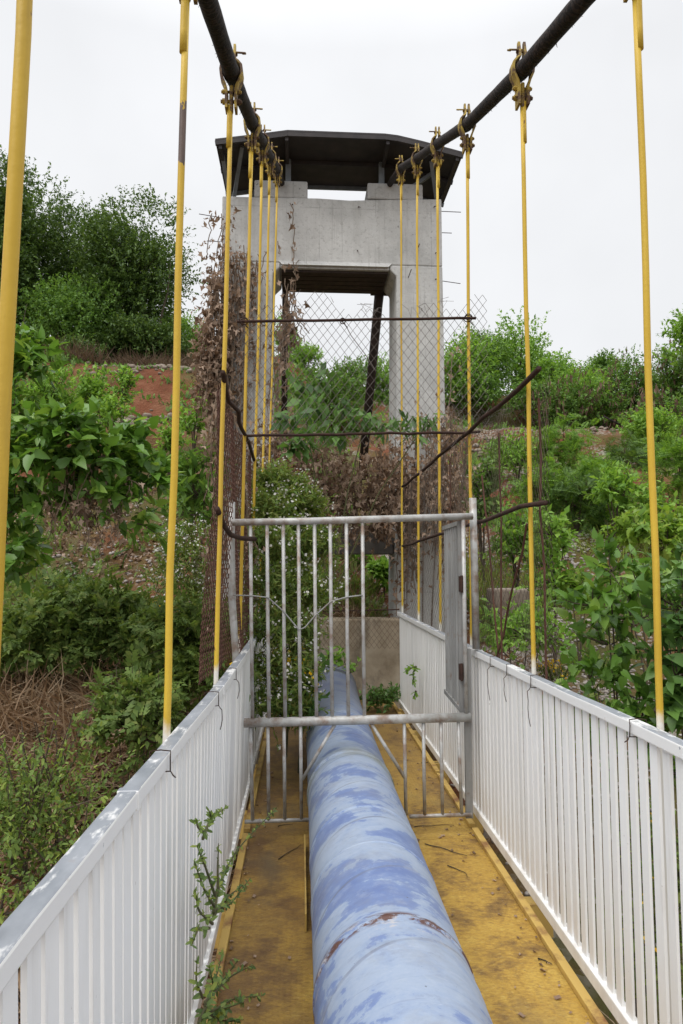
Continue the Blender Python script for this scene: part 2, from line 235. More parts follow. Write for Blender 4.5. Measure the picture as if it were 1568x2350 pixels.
M['lowshrub'] = L_('low_shrub_leaf', [(.05, .10, .03), (.075, .14, .04), (.11, .19, .055), (.06, .11, .035), (.15, .21, .07)], .35, .55, .25)
M['lime'] = L_('lime_leaf', [(.20, .34, .05), (.28, .42, .07), (.15, .28, .05), (.34, .44, .09)], .45, .5, .3)
M['olive'] = L_('olive_leaf', [(.05, .095, .03), (.08, .145, .042), (.11, .19, .052), (.17, .25, .06)], .35, .55, .25)
M['privet'] = L_('small_oval_leaf', [(.045, .095, .035), (.075, .14, .05), (.12, .20, .065), (.18, .25, .05)], .3, .45, .35)
M['weed'] = L_('weed_leaf', [(.06, .12, .035), (.09, .165, .05), (.13, .20, .06), (.10, .12, .05)], .35, .6, .2)
M['dead'] = L_('dead_leaf', [(.17, .115, .078), (.30, .215, .155), (.45, .34, .26), (.24, .16, .115)], .25, .8, .15, (1.1, .9, .7))
M['pod'] = L_('brown_seed_pod', [(.09, .05, .036), (.14, .085, .06), (.22, .145, .11), (.12, .07, .05)], .2, .7, .2, (1.1, .9, .7))
M['drygrass'] = L_('dry_grass', [(.20, .135, .085), (.29, .20, .13), (.37, .27, .175), (.46, .36, .25)], .25, .85, .1, (1.1, .9, .7))
M['brush'] = L_('dry_grass_far', [(.10, .07, .05), (.15, .105, .075), (.20, .15, .11), (.12, .09, .05)], .25, .85, .1, (1.1, .9, .7))
M['grass'] = L_('green_grass', [(.08, .15, .03), (.13, .21, .05), (.20, .26, .08)], .35, .7, .15)
M['whiteflower'] = L_('white_flower', [(.62, .60, .54), (.75, .74, .70), (.80, .79, .76), (.5, .46, .38)], .2, .8, .1, (1, 1, 1))
M['yellowflower'] = L_('yellow_flower', [(.75, .50, .02), (.85, .60, .03), (.70, .42, .02)], .2, .7, .1, (1, 1, 1))
M['greyvine'] = simple('dry_vine_stem', [(.3, (.12, .085, .06)), (.7, (.24, .18, .13))], 10, .9)

# ------------------------------------------------------------------ mesh helpers
class MB:
    def __init__(s): s.v = []; s.f = []; s.a = []; s.n = 0
    def add(s, v, f):
        v = np.asarray(v, float); s.v.append(v); s.f += [tuple(i+s.n for i in q) for q in f]; s.n += len(v); return s
    def addq(s, v, q):           # numpy quads
        s.v.append(np.asarray(v, float)); s.a.append(np.asarray(q)+s.n); s.n += len(v); return s
    def box(s, lo, hi):
        (a, b_, c), (d, e, f) = lo, hi
        return s.add([(a, b_, c), (d, b_, c), (d, e, c), (a, e, c), (a, b_, f), (d, b_, f), (d, e, f), (a, e, f)],
                     [(0, 3, 2, 1), (4, 5, 6, 7), (0, 1, 5, 4), (1, 2, 6, 5), (2, 3, 7, 6), (3, 0, 4, 7)])
    def bar(s, p, q, w, h, up=(0, 0, 1)):   # rectangular bar p->q, w across, h along up
        p = np.array(p, float); q = np.array(q, float); d = q-p; d /= np.linalg.norm(d); u = np.array(up, float)
        r = np.cross(d, u); r /= np.linalg.norm(r); u = np.cross(r, d); r *= w/2; u *= h/2
        v = [p-r-u, p+r-u, p+r+u, p-r+u, q-r-u, q+r-u, q+r+u, q-r+u]
        return s.add(v, [(0, 1, 2, 3), (7, 6, 5, 4), (0, 4, 5, 1), (1, 5, 6, 2), (2, 6, 7, 3), (3, 7, 4, 0)])
    def tube(s, pts, r, seg=8, cap=True):
        pts = np.asarray(pts, float); n = len(pts); r = np.broadcast_to(np.asarray(r, float), (n,))
        tg = np.gradient(pts, axis=0); tg /= np.linalg.norm(tg, axis=1)[:, None]+1e-12
        ref = np.array([0, 0, 1.]) if abs(tg[0][2]) < .9 else np.array([1., 0, 0])
        V = []; u = np.cross(tg[0], ref); u /= np.linalg.norm(u)
        an = np.arange(seg)*2*math.pi/seg
        for i in range(n):
            u = u-tg[i]*(u@tg[i]); u /= np.linalg.norm(u)+1e-12; w = np.cross(tg[i], u)
            V.append(pts[i]+r[i]*(np.cos(an)[:, None]*u+np.sin(an)[:, None]*w))
        F = [(i*seg+j, i*seg+(j+1) % seg, (i+1)*seg+(j+1) % seg, (i+1)*seg+j) for i in range(n-1) for j in range(seg)]
        if cap: F += [tuple(range(seg-1, -1, -1)), tuple((n-1)*seg+j for j in range(seg))]
        return s.add(np.concatenate(V), F)
    def prism(s, poly, d):       # closed polygon of 3d points extruded by vector d
        p = np.asarray(poly, float); n = len(p); v = np.concatenate([p, p+np.asarray(d, float)])
        return s.add(v, [tuple(range(n-1, -1, -1)), tuple(range(n, 2*n))]+[(i, (i+1) % n, n+(i+1) % n, n+i) for i in range(n)])
    def build(s, name, mat, parent=None, smooth=False, bevel=0, origin=None):
        me = bpy.data.meshes.new(name)
        v = np.concatenate(s.v) if s.v else np.zeros((0, 3))
        o = np.array(parent.location) if parent is not None and origin is None else (np.array(origin, float) if origin is not None else np.zeros(3))
        if parent is not None and parent.parent is not None and origin is None: o = np.array(parent.parent.location)
        vv = v-o
        if s.a:
            q = np.concatenate(s.a); ex = [x for x in s.f if len(x) == 4]; tr = [x for x in s.f if len(x) != 4]
            if ex: q = np.concatenate([q, np.array(ex)])
            if tr: q = np.concatenate([q, np.array([(x[0], x[1], x[2], x[2]) for x in tr if len(x) == 3])]) if False else q
            me.vertices.add(len(vv)); me.vertices.foreach_set('co', vv.ravel())
            k = len(q); me.loops.add(4*k); me.polygons.add(k)
            me.loops.foreach_set('vertex_index', q.astype(np.int32).ravel())
            me.polygons.foreach_set('loop_start', np.arange(0, 4*k, 4, dtype=np.int32)); me.polygons.foreach_set('loop_total', np.full(k, 4, np.int32))
            me.update(calc_edges=True); me.validate()
        else:
            me.from_pydata(vv.tolist(), [], s.f); me.update()
        if smooth: me.polygons.foreach_set('use_smooth', np.ones(len(me.polygons), bool))
        me.materials.append(M[mat]); ob = bpy.data.objects.new(name, me); COL.objects.link(ob)
        if parent is not None: ob.parent = parent
        elif origin is not None: ob.location = o
        if bevel:
            bm_ = ob.modifiers.new('bevel', 'BEVEL'); bm_.width = bevel; bm_.segments = 2; bm_.limit_method = 'ANGLE'
        return ob
def tag(o, label, cat, group=None, kind=None):
    if label: o['label'] = label
    if cat: o['category'] = cat
    if group: o['group'] = group
    if kind: o['kind'] = kind
    return o
def thing(name, label, cat, loc, group=None):
    o = bpy.data.objects.new(name, None); COL.objects.link(o); o.location = [float(x) for x in loc]; o.empty_display_size = .2
    return tag(o, label, cat, group)
RNG = np.random.default_rng(7)
def vn(n):                                   # smooth value noise table for terrain
    return np.random.default_rng(n).random((64, 64))
_T = [vn(k) for k in range(4)]
def fbm(x, y, s):
    out = np.zeros(np.broadcast(x, y).shape); amp = 1
    for k in range(4):
        u = (np.asarray(x)*s*2**k+100) % 64; v = (np.asarray(y)*s*2**k+37) % 64
        i = np.floor(u).astype(int); j = np.floor(v).astype(int); fu = u-i; fv = v-j; fu = fu*fu*(3-2*fu); fv = fv*fv*(3-2*fv)
        g = _T[k]; a = g[i % 64, j % 64]*(1-fu)+g[(i+1) % 64, j % 64]*fu; b_ = g[i % 64, (j+1) % 64]*(1-fu)+g[(i+1) % 64, (j+1) % 64]*fu
        out = out+amp*(a*(1-fv)+b_*fv-.5); amp *= .5
    return out
LK = np.array([(-8, -5), (0, -2.6), (1.5, -1.7), (3, -.9), (4.5, -.02), (5.5, .42), (7, .72), (9, 1.25), (10, 1.7), (12, 2.9), (14, 3.9), (15, 4.5), (17, 5.5), (20, 6.8), (22, 7.5), (26, 9.1), (29, 9.8), (35, 10.0), (60, 10.6), (400, 14)])
RK = np.array([(-8, -5), (0, -2.6), (1.5, -2.0), (4, -1.15), (6, -.15), (8, .55), (13, 1.95), (16, 3.0), (20, 5.2), (24, 6.8), (27, 8.1), (32, 8.8), (60, 9.2), (400, 14)])
def ground(X, Y):
    X = np.asarray(X, float); Y = np.asarray(Y, float)
    w = np.clip((X+.6)/1.9, 0, 1); w = w*w*(3-2*w)
    z = np.interp(Y, LK[:, 0], LK[:, 1])*(1-w)+np.interp(Y, RK[:, 0], RK[:, 1])*w
    amp = np.clip((Y-2)/12, .15, 1)
    z = z+fbm(X, Y, .18)*.9*amp+fbm(X, Y, .9)*.16
    st = np.clip((Y-11)/4, 0, 1); z = z+.35*st*np.sin(Y*1.1+.35*X)          # terrace steps
    inside = np.clip((1.75-np.abs(X-.36))/.7, 0, 1)*np.clip((8.35-Y)/.3, 0, 1)
    return z*(1-inside)+np.minimum(z, -.75)*inside

# ================================================================== SETTING
xs = np.concatenate([np.linspace(-300, -45, 18), np.linspace(-42, -8, 60), np.linspace(-7.8, 8, 100), np.linspace(8.3, 42, 60), np.linspace(45, 300, 18)])
ys = np.concatenate([np.linspace(-60, -8, 8), np.linspace(-6, 12, 110), np.linspace(12.2, 36, 110), np.linspace(38, 400, 24)])
gx, gy = np.meshgrid(xs, ys); gz = ground(gx, gy); nx_, ny_ = len(xs), len(ys)
idx = np.arange(nx_*ny_).reshape(ny_, nx_)
q = np.stack([idx[:-1, :-1], idx[:-1, 1:], idx[1:, 1:], idx[1:, :-1]], -1).reshape(-1, 4)
g = MB().addq(np.stack([gx, gy, gz], -1).reshape(-1, 3), q).build('hillside_ground', 'soil', smooth=True); g['kind'] = 'structure'

# ================================================================== BRIDGE
def lerp(a, b, t): return a+(b-a)*t
DX0, DX1 = -.325, 1.026
deck = thing('bridge_deck', 'yellow rusty plate deck of the footbridge under the blue pipe', 'deck', (0, 0, 0))
d = MB()
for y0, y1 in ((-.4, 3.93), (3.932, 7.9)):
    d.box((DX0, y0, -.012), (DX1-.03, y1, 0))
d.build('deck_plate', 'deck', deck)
for x0, x1, lab in ((DX0, DX0+.036, 1), (DX1-.036, DX1, 2)):
    for k, (y0, y1) in enumerate(((-.4, 4.02), (4.08, 5.05), (5.1, 7.6))):
        MB().box((x0, y0, .003), (x1, y1, .026)).build('curb_strip', 'curb', deck, bevel=.003)
for y in (.95, 2.08, 3.24, 4.45, 5.45, 6.45, 7.4):
    MB().box((-.46, y-.04, -.16), (1.16, y+.04, -.014)).build('cross_beam', 'curb', deck)
for x in (-.28, .98):
    MB().box((x-.04, -.4, -.30), (x+.04, 7.9, -.165)).build('girder', 'curb', deck)
MB().box((.022, 3.0, .002), (.029, 3.85, .075)).build('pipe_saddle', 'curb', deck)
# --- railings
def railing(side, label, y0, y1, xb, xt, ztop):
    root = thing('railing', label, 'railing', (xb(4), 4, 0), 'white railings of the footbridge')
    s = side
    ys_ = np.linspace(y0, y1, 26)
    top = MB()
    V = []
    for y in ys_:
        x, z = xt(y), ztop(y); a, b_ = (x, x-s*0+s*.042) if s > 0 else (x-.042, x)
        jit = .0015*math.sin(y*9)
        V += [(min(a, b_), y, z-.040+jit), (max(a, b_), y, z-.040+jit), (max(a, b_), y, z+jit), (min(a, b_), y, z+jit)]
    F = [(4*i+j, 4*i+(j+1) % 4, 4*i+4+(j+1) % 4, 4*i+4+j) for i in range(len(ys_)-1) for j in range(4)]
    F = [tuple(reversed(f)) for f in F]
    top.add(V, F+[(0, 1, 2, 3), tuple(4*(len(ys_)-1)+k for k in (3, 2, 1, 0))])
    top.build('top_rail', 'railtop', root, bevel=.005)
    bo = MB(); x0, x1 = xb(y0), xb(y1)
    o_ = s*.017
    bo.bar((x0+s*.02, y0, .074), (x1+s*.02, y1, .074), .040, .050).build('bottom_rail', 'white', root, bevel=.004)
    hw = .0212 if s > 0 else .0262
    unit = MB().box((-.0045, -hw, 0), (.0045, hw, 1)); first = None
    n = int((y1-y0)/.0705); rr = random.Random(4)
    for i in range(n):
        y = y0+.03+i*.0705+rr.uniform(-.003, .003)
        if i == 0:
            ob = first = unit.build('baluster', 'white', root, origin=(0, 0, 0)); ob.location = (0, 0, 0)
        else:
            ob = first.copy(); COL.objects.link(ob); ob.parent = root
        base = Vector((xb(y)+s*.020, y, .098)); tp = Vector((xt(y)+s*.021, y, ztop(y)-.038))
        ob.location = base-Vector(root.location); ob.rotation_euler = (rr.uniform(-.004, .004), math.atan2(tp.x-base.x, tp.z-base.z), rr.uniform(-.05, .05)); ob.scale = (1, 1, (tp-base).length)
    for y in (ys_[4], ys_[9] if s < 0 else ys_[13]):          # welded joint sleeve on the handrail
        x, z = xt(y), ztop(y); lo = x-.003 if s > 0 else x-.045
        MB().box((lo, y-.012, z-.042), (lo+.048, y+.012, z+.003)).build('joint_sleeve', 'railtop', root, bevel=.003)
    return root
lx_t = lambda y: float(np.interp(y, [.4, 1.0, 1.85, 3.0, 4.4, 7.5], [-.372, -.366, -.347, -.322, -.315, -.315]))
lx_b = lambda y: -.333+.0*y
rx_b = lambda y: 1.040
rx_t = lambda y: 1.036
lz = lambda y: float(np.interp(y, [.4, 1, 2, 3, 4.5, 7.5], [1.057, 1.058, 1.050, 1.034, 1.024, 1.02]))
rz = lambda y: float(np.interp(y, [1, 2, 3, 4.5, 7.5], [1.058, 1.055, 1.040, 1.028, 1.025]))
railing(-1, 'white slatted railing on the left edge with grey metal worn bare along its top', .45, 7.4, lx_b, lx_t, lz)
railing(1, 'white slatted railing on the right edge beside the wider strip of yellow deck', .45, 7.4, rx_b, rx_t, rz)
for sx_, X in ((-1, -.352), (1, 1.052)):       # end posts at the gate belong to the deck frame
    pass
# --- pipe
pipe = thing('water_pipe', 'large pipe in peeling pale and dark blue paint lying along the deck', 'pipe', (0, 0, 0))
py = np.concatenate([np.linspace(-.5, 5.2, 40), np.linspace(5.4, 8.05, 12)])
px_ = .286+.10*np.clip((py-5.2)/2.6, 0, 1)**1.6; pz = .2456-.11*np.clip((py-5.0)/2.8, 0, 1)**1.5
pp = np.stack([px_, py, pz], -1)
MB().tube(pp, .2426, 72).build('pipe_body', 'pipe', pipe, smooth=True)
for y, w, dr in ((1.98, .05, .0016), (2.13, .022, .004), (2.69, .018, .0025), (3.08, .04, .003), (3.95, .05, .007), (5.0, .03, .003)):
    k = np.array([[.286, y-w/2, .2456], [.286, y-w*.35, .2456], [.286, y+w*.35, .2456], [.286, y+w/2, .2456]])
    MB().tube(k, [.2424, .2426+dr, .2426+dr, .2424], 72, cap=False).build('weld_band', 'pipe', pipe, smooth=True)
# --- cables
def cable(label, xs_, ys_, zs_):
    root = thing('suspension_cable', label, 'cable', (xs_[3], ys_[3], zs_[3]), 'main cables')
    yy = np.linspace(ys_[0], ys_[-1], 90); rr = np.random.default_rng(3)
    pts = np.stack([np.interp(yy, ys_, xs_), yy, np.interp(yy, ys_, zs_)], -1)
    pts[1:-1] = (pts[:-2]+2*pts[1:-1]+pts[2:])/4
    rad = .0375+.002*rr.random(90)
    for yc in HY: rad += .006*np.exp(-((yy-yc)/.07)**2)
    MB().tube(pts, rad, 20).build('wrapped_cable', 'cable', root, smooth=True)
    h = MB()
    for k in range(150):
        y = rr.uniform(ys_[0], 5.5); c = np.array([np.interp(y, ys_, xs_), y, np.interp(y, ys_, zs_)]); a = rr.uniform(-2.9, -.25)
        u = np.array([math.cos(a), .0, math.sin(a)]); p = c+u*.037; q_ = p+u*rr.uniform(.004, .014)+np.array([0, rr.uniform(-.01, .01), -.006])
        h.tube([p, q_], [.0015, .0005], 3)
    h.build('frayed_fibre', 'cable', root)['kind'] = 'stuff'
    return root
HY = [.95, 2.08, 3.24, 4.45, 5.45, 6.45, 7.5]
CZ = [2.66, 3.28, 3.93, 4.52, 5.03, 5.52, 6.04]
cyl = [-.6, .3, .95, 2.08, 3.24, 4.45, 5.45, 6.45, 7.5, 8.5, 9.2]
czl = [2.36, 2.72, 3.02, 3.55, 3.97, 4.52, 5.03, 5.52, 6.02, 6.43, 6.36]
cxl = [-.40, -.395, -.39, -.372, -.355, -.345, -.335, -.32, -.290, -.27, -.27]
czr = [2.46, 2.82, 3.12, 3.63, 4.05, 4.57, 5.07, 5.56, 6.09, 6.46, 6.38]
cxr = [1.10, 1.10, 1.10, 1.105, 1.110, 1.13, 1.13, 1.13, 1.125, 1.12, 1.12]
cable('thick black wrapped cable rising to the tower on the left side', cxl, cyl, czl)
cable('thick black frayed cable rising to the tower on the right side', cxr, cyl, czr)
# --- hangers
RODR = .0108
def hanger(label, xb, xt, y, zt, inner, bare=None, wz=1.04):
    root = thing('suspension_hanger', label, 'hanger rod', (xb, y, 0), 'yellow hanger rods')
    X = lambda z: lerp(xb, xt, z/zt)
    z0, z1 = -.02, zt-.20
    rr = random.Random(int(y*100)+int(xb*10))
    zz = np.linspace(z0, z1, 12)
    MB().tube([(X(z)+rr.uniform(-.0028, .0028), y+rr.uniform(-.002, .002), z) for z in zz], RODR, 14).build('rod', 'yellowbare' if bare else 'yellow', root, smooth=True)
    # welded splice bar on upper rod
    MB().tube([(X(z)-inner*.005, y-.002, z) for z in np.linspace(zt-.385, zt-.17, 4)], .0128, 12).build('splice_bar', 'yellow', root, smooth=True)
    MB().box((xt-.010, y-.015, zt-.205), (xt+.010, y+.015, zt-.07)).build('rod_eye', 'clamp', root, bevel=.006)
    # two bent strap plates gripping the cable
    for s in (-1, 1):
        prof = [(.017, -.195), (.017, -.098), (.025, -.070), (.043, -.028), (.046, .0), (.042, .028), (.024, .050), (.008, .064), (.008, .150)]
        wdt = [.030]*2+[.032]*5+[.028, .008]
        V = []; F = []
        for (o_, dz), w in zip(prof, wdt):
            # the straps lean with the cable above the grip
            for dx, dy in ((o_, -w), (o_+.012, -w), (o_+.012, w), (o_, w)):
                V.append((xt+s*dx, y+dy+dz*.0, zt+dz))
        for i in range(len(prof)-1):
            F += [(4*i+j, 4*i+(j+1) % 4, 4*i+4+(j+1) % 4, 4*i+4+j) for j in range(4)]
        F += [(3, 2, 1, 0), tuple(4*(len(prof)-1)+k for k in range(4))]
        MB().add(V, F).build('strap_plate', 'clamp', root)
    for dz, r, ln in ((-.098, .0115, .050), (-.148, .0145, .052), (.100, .009, .028)):
        b_ = MB(); b_.tube([(xt-ln, y, zt+dz), (xt+ln, y, zt+dz)], r*.62, 8)
        for s in (-1, 1):
            b_.tube([(xt+s*(.023 if dz < 0 else .016), y, zt+dz), (xt+s*(.044 if dz < 0 else .026), y, zt+dz)], r, 6)
        if dz > 0: b_.tube([(xt-.05*inner*-1, y+.018, zt+dz+.02), (xt+inner*.068, y+.014, zt+dz+.018)], .0048, 6); b_.tube([(xt, y-.015, zt+dz), (xt+inner*.068, y-.012, zt+dz)], .0048, 6)
        b_.build('bolt', 'clamp', root)
    return root
czi = lambda y, zl: float(np.interp(y, cyl, zl)); cxi = lambda y, xl: float(np.interp(y, cyl, xl))
Lh = ['thick near yellow hanger rod cut off by the left border', 'second left yellow hanger rod, with a bare brown patch high up',
      'left yellow hanger rod against the rusty mesh, third from the left border', 'left yellow hanger rod that carries the tied end of the top cross rebar',
      'left yellow hanger rod, third from the cable end at the tower', 'thin left yellow hanger rod, second from the cable end at the tower', 'thinnest left yellow hanger rod nearest the tower']
for k, y in enumerate(HY):
    hanger(Lh[k], -.428 if k == 0 else -.405, -.396 if k == 0 else cxi(y, cxl), y, czi(y, czl), 1, bare=(2.56, 2.84) if k == 1 else None, wz=1.085 if k == 1 else 1.03)
Rh = [None, 'nearest yellow hanger rod on the right, with no cable clamp in view', 'right yellow hanger rod beside the far ends of both slanting rebars',
      'right yellow hanger rod behind the gate post, tied to the top cross rebar', 'right yellow hanger rod in front of the tower leg corner', 'right yellow hanger rod in front of the middle of the tower leg', 'thinnest right yellow hanger rod nearest the tower']
for k, y in enumerate(HY):
    if k: hanger(Rh[k], 1.105, cxi(y, cxr), y, czi(y, czr), -1, wz=1.095 if k == 1 else 1.045 if k == 2 else 1.02)

# ================================================================== GATE
gate = thing('bridge_gate', 'silver painted pipe gate across the deck with its narrow door swung open', 'gate', P(690, 1890, 4.0))
GY = 4.0
def gp(x, y, dy=0): return P(x, y, GY+dy)
def tb(name, pts, r, mat='silver', seg=12, par=None):
    return MB().tube(pts, r, seg).build(name, mat, par or gate, smooth=True)
tb('post', [gp(533, 1152, .06), gp(531, 1250, .06), gp(533, 1380, .06), gp(541, 1500, .06), gp(541, 1560, .06)], [.018, .021, .022, .020, .018])
tb('post', [gp(1085, 1143, .05), gp(1089, 1300, .05), gp(1093, 1489, .05)], .0225)
tb('top_bar', [gp(533, 1199), gp(700, 1196), gp(1085, 1185)], .0205)
tb('middle_bar', [gp(560, 1659), gp(1080, 1646)], .0265)
tb('bottom_bar', [gp(562, 1886), gp(716, 1881)], .011)
tb('bottom_bar', [gp(940, 1874), gp(1083, 1869)], .011)
for x in (577, 615, 652, 687, 724, 760, 797, 834):
    tb('upright_bar', [gp(x-2, 1198), gp(x, 1440), gp(x+3, 1657)], .0108, seg=10)
tb('upright_bar', [gp(1063, 1190), gp(1070, 1650)], .0125)
for x0, x1, yb in ((575, 580, 1884), (615, 617, 1882), (652, 654, 1881), (690, 692, 1881), (928, 932, 1870), (972, 975, 1872), (1012, 1016, 1871), (1052, 1060, 1870)):
    tb('short_bar', [gp(x0, 1655), gp(x1, yb)], .0102, seg=10)
tb('brace_bar', [gp(769, 1662), gp(694, 1789)], .010)
tb('brace_bar', [gp(852, 1660), gp(930, 1786)], .010)
MB().box(tuple(gp(1071, 1880)+[0, .01, 0]), tuple(gp(1082, 1490)+[0, .03, 0])).build('flat_post', 'greydoor', gate)
dr = MB()
hx = .955; zt_, zb_ = gp(1052, 1200)[2], gp(1055, 1632)[2]
door = MB().bar((hx-.012, GY+.02, (zt_+zb_)/2), (hx-.012, GY+.045, (zt_+zb_)/2), .022, zt_-zb_).build('door', 'greydoor', gate)
ang = math.radians(3)
for k in range(7):
    yy = GY+.05+k*.082; xx = hx-.012+math.sin(ang)*(yy-GY)
    MB().tube([(xx, yy+.015, zb_), (xx, yy+.015, zt_-.006)], .0105, 10).build('door_bar', 'greydoor', door, origin=tuple(gate.location))
for z in (zt_, zb_):
    MB().bar((hx-.012, GY+.02, z), (hx-.012+math.sin(ang)*.6, GY+.62, z), .026, .026).build('door_frame', 'greydoor', door, origin=tuple(gate.location))
for yy in (1340, 1542):
    c_ = gp(1059, yy); MB().box(tuple(c_-[.012, .012, .045]), tuple(c_+[.008, .02, .045])).tube([c_+[0, -.01, -.05], c_+[0, -.01, .05]], .008, 8).build('hinge', 'rust', gate)
# wire twisted across the bars
tb('twisted_wire', [gp(*p, -.012) for p in ((535, 1366), (577, 1367), (615, 1371), (650, 1402), (686, 1445), (700, 1440), (724, 1412), (760, 1380), (797, 1370), (832, 1366))], .0045, 'greydoor', 6)

def loose(name, label, cat, pts, r, mat='rust', group=None, seg=7):
    pts = np.asarray(pts, float); o = pts[0]
    ob = MB().tube(pts, r, seg).build(name, mat, origin=o, smooth=True); return tag(ob, label, cat, group)
def jitline(a, b, n, amp, seed):
    r = np.random.default_rng(seed); tt = np.linspace(0, 1, n)[:, None]; return np.asarray(a)*(1-tt)+np.asarray(b)*tt+r.normal(0, amp, (n, 3))
RB = 'rusty rebars tied to the hangers'
loose('rebar', 'straight rusty rebar crossing high in front of the tower opening', 'rebar', jitline(P(543, 738, 4.42), P(1092, 730, 4.42), 14, .003, 1), .0095, group=RB)
loose('rebar', 'straight rusty rebar crossing level with the green leaves under the tower', 'rebar', jitline(P(566, 1000, 4.43), P(1103, 992, 4.43), 14, .003, 2), .0095, group=RB)
loose('rebar', 'rusty rebar slanting down along the left mesh from its top corner', 'rebar', jitline((-.375, 3.12, 2.42), (-.375, 5.7, 2.36), 12, .006, 3), .0125, group=RB)
loose('rebar', 'long rusty rebar slanting up to the right over the right mesh', 'rebar', jitline((1.075, 2.98, 2.42), (1.075, 7.2, 2.36), 14, .005, 4), .0130, group=RB)
loose('rebar', 'bent rusty rebar at the left gate post just below the gate top', 'rebar', [(-.39, 3.18, 1.80), (-.385, 3.4, 1.74), (-.375, 3.65, 1.70), (-.34, 3.9, 1.69), (-.27, 4.02, 1.69)], .014, group=RB)
loose('rebar', 'rusty rebar slanting from the right gate post out to the right hanger', 'rebar', jitline((1.08, 2.96, 1.83), (1.07, 7.2, 1.72), 14, .005, 6), .0120, group=RB)
# rebar tie knots
for k, (x, y, Y, lab) in enumerate(((560, 738, 4.43, 'wire knot tying the top cross rebar to the left hanger'), (1074, 731, 4.43, 'wire knot tying the top cross rebar to the right hanger'), (787, 738, 4.42, 'small wire knot at mid length of the top cross rebar'))):
    c_ = P(x, y, Y); r_ = .022 if k < 2 else .014
    pts = [c_+np.array([r_*math.cos(a)*1.2, -.012+.02*math.sin(a*.5), r_*math.sin(a)]) for a in np.linspace(0, 11, 24)]+[c_+np.array([.03, -.02, -.05])]
    loose('wire_knot', lab, 'wire', pts, .0035, group='wire knots on the rebars', seg=5)
# wires round the handrails
def tie(label, side, y, tail, w=.03):
    x = (lx_t if side < 0 else rx_t)(y); z = (lz if side < 0 else rz)(y); x0, x1 = (x-.048, x+.006) if side < 0 else (x-.006, x+.048)
    xin = x1 if side < 0 else x0
    pts = [(xin, y, z-.045), (xin, y-.004, z-.01), (xin, y, z+.006), ((x0+x1)/2, y+.004, z+.008), (x0+x1-xin, y, z+.006), (x0+x1-xin, y, z-.044), ((x0+x1)/2, y+.003, z-.048), (xin, y+.004, z-.047), (xin-side*.008, y-.004, z-.055), (xin-side*.012, y+.01, z-.065)]
    if tail: pts += [(xin-side*(.012+.004*math.sin(k)), y+.006*math.sin(k*1.7+y)-.003*k, z-.065-k*tail/4) for k in range(1, 5)]
    loose('wire_tie', label, 'wire tie', pts, .0018, group='rusty wires looped round the handrails', seg=5)
tie('rusty wire loop with a long tail on the right handrail, nearest the gate door', 1, 3.72, .16)
tie('rusty wire loop with a kinked tail, second from the gate on the right handrail', 1, 3.42, .11)
tie('rusty wire loop with a straight hanging tail on the right handrail, third from the gate', 1, 3.06, .15)
tie('thin wire wound round the right handrail joint beside the nearest right hanger', 1, 2.13, 0)
tie('thin rusty wire round the left handrail at the foot of the second hanger', -1, 1.86, 0)
tie('rusty wire loop on the left handrail just below the rusty mesh', -1, 2.75, .07)
tie('rusty wire loop on the left handrail beside the gate post', -1, 3.4, .07)

# ================================================================== MESH FENCES
def chain(name, label, u0, u1, v0, v1, w, h, f, r, mat, skip=None):
    V = []; Q = []; n = 0
    nu = int(round((u1-u0)/w)); nv = int(round((v1-v0)/(h/2)))
    mb = MB(); an = np.array([0, 2.094, 4.189])
    for i in range(nu):
        pts = []
        for k in range(nv+1):
            v = v0+k*h/2; u = u0+(i+(k+i) % 2)*w
            pts.append(f(u, v, (1 if (k+i) % 2 else -1)))
        pts = np.array(pts)
        top = skip(u0+i*w) if skip else 1e9
        keep = np.array([v0+k*h/2 <= top for k in range(nv+1)]); pts = pts[keep]
        if len(pts) < 2: continue
        a = pts[:-1]; b_ = pts[1:]; d = b_-a; d /= np.linalg.norm(d, axis=1)[:, None]
        s = np.cross(d, [.3, .9, .1]); s /= np.linalg.norm(s, axis=1)[:, None]; t_ = np.cross(d, s)
        ring = [s*math.cos(x)*r+t_*math.sin(x)*r for x in an]
        vv = np.stack([a+ring[0], a+ring[1], a+ring[2], b_+ring[0], b_+ring[1], b_+ring[2]], 1).reshape(-1, 3)
        base = np.arange(len(a))[:, None, None]*6
        qq = (base+np.array([[0, 1, 4, 3], [1, 2, 5, 4], [2, 0, 3, 5]])[None]).reshape(-1, 4)
        mb.addq(vv, qq)
    return mb
f1 = lambda u, v, s: (u, 4.455+.02*math.sin(u*5+v*2)+s*.0015, v)
c_ = chain('', '', -.43, 1.25, 2.32, 3.42, .0285, .075, f1, .0017, 'linkwire', skip=lambda u: 3.27+.07*math.sin(u*6+1)+.05*math.sin(u*17))
fence = thing('mesh_fence', 'grey chain link mesh hung above the gate in front of the tower opening', 'mesh fence', (.4, 4.455, 2.3))
c_.build('chain_link', 'linkwire', fence)
rr = np.random.default_rng(5); br_ = MB()
for k in range(14):
    u = rr.uniform(-.1, 1.2); z = 3.25+.05*math.sin(u*6+1); p = np.array([u, 4.45, z])
    br_.tube([p, p+[rr.uniform(-.05, .05), rr.uniform(-.03, .03), .05], p+[rr.uniform(-.1, .1), rr.uniform(-.05, .05), rr.uniform(-.03, .10)]], .0015, 3)
br_.tube([P(790, 740, 4.45), P(806, 770, 4.44), P(840, 815, 4.45), P(862, 850, 4.45)], .0026, 4).build('loose_wire', 'linkwire', fence)
f2 = lambda u, v, s: (-.42-.03*math.sin(u*2.3)*max(0, 2.3-v)-.02*math.sin(u*9+v*3)+s*.0015, u, v)
fl = thing('mesh_fence', 'rust brown mesh hanging along the left side behind the gate post', 'mesh fence', (-.43, 5, 1))
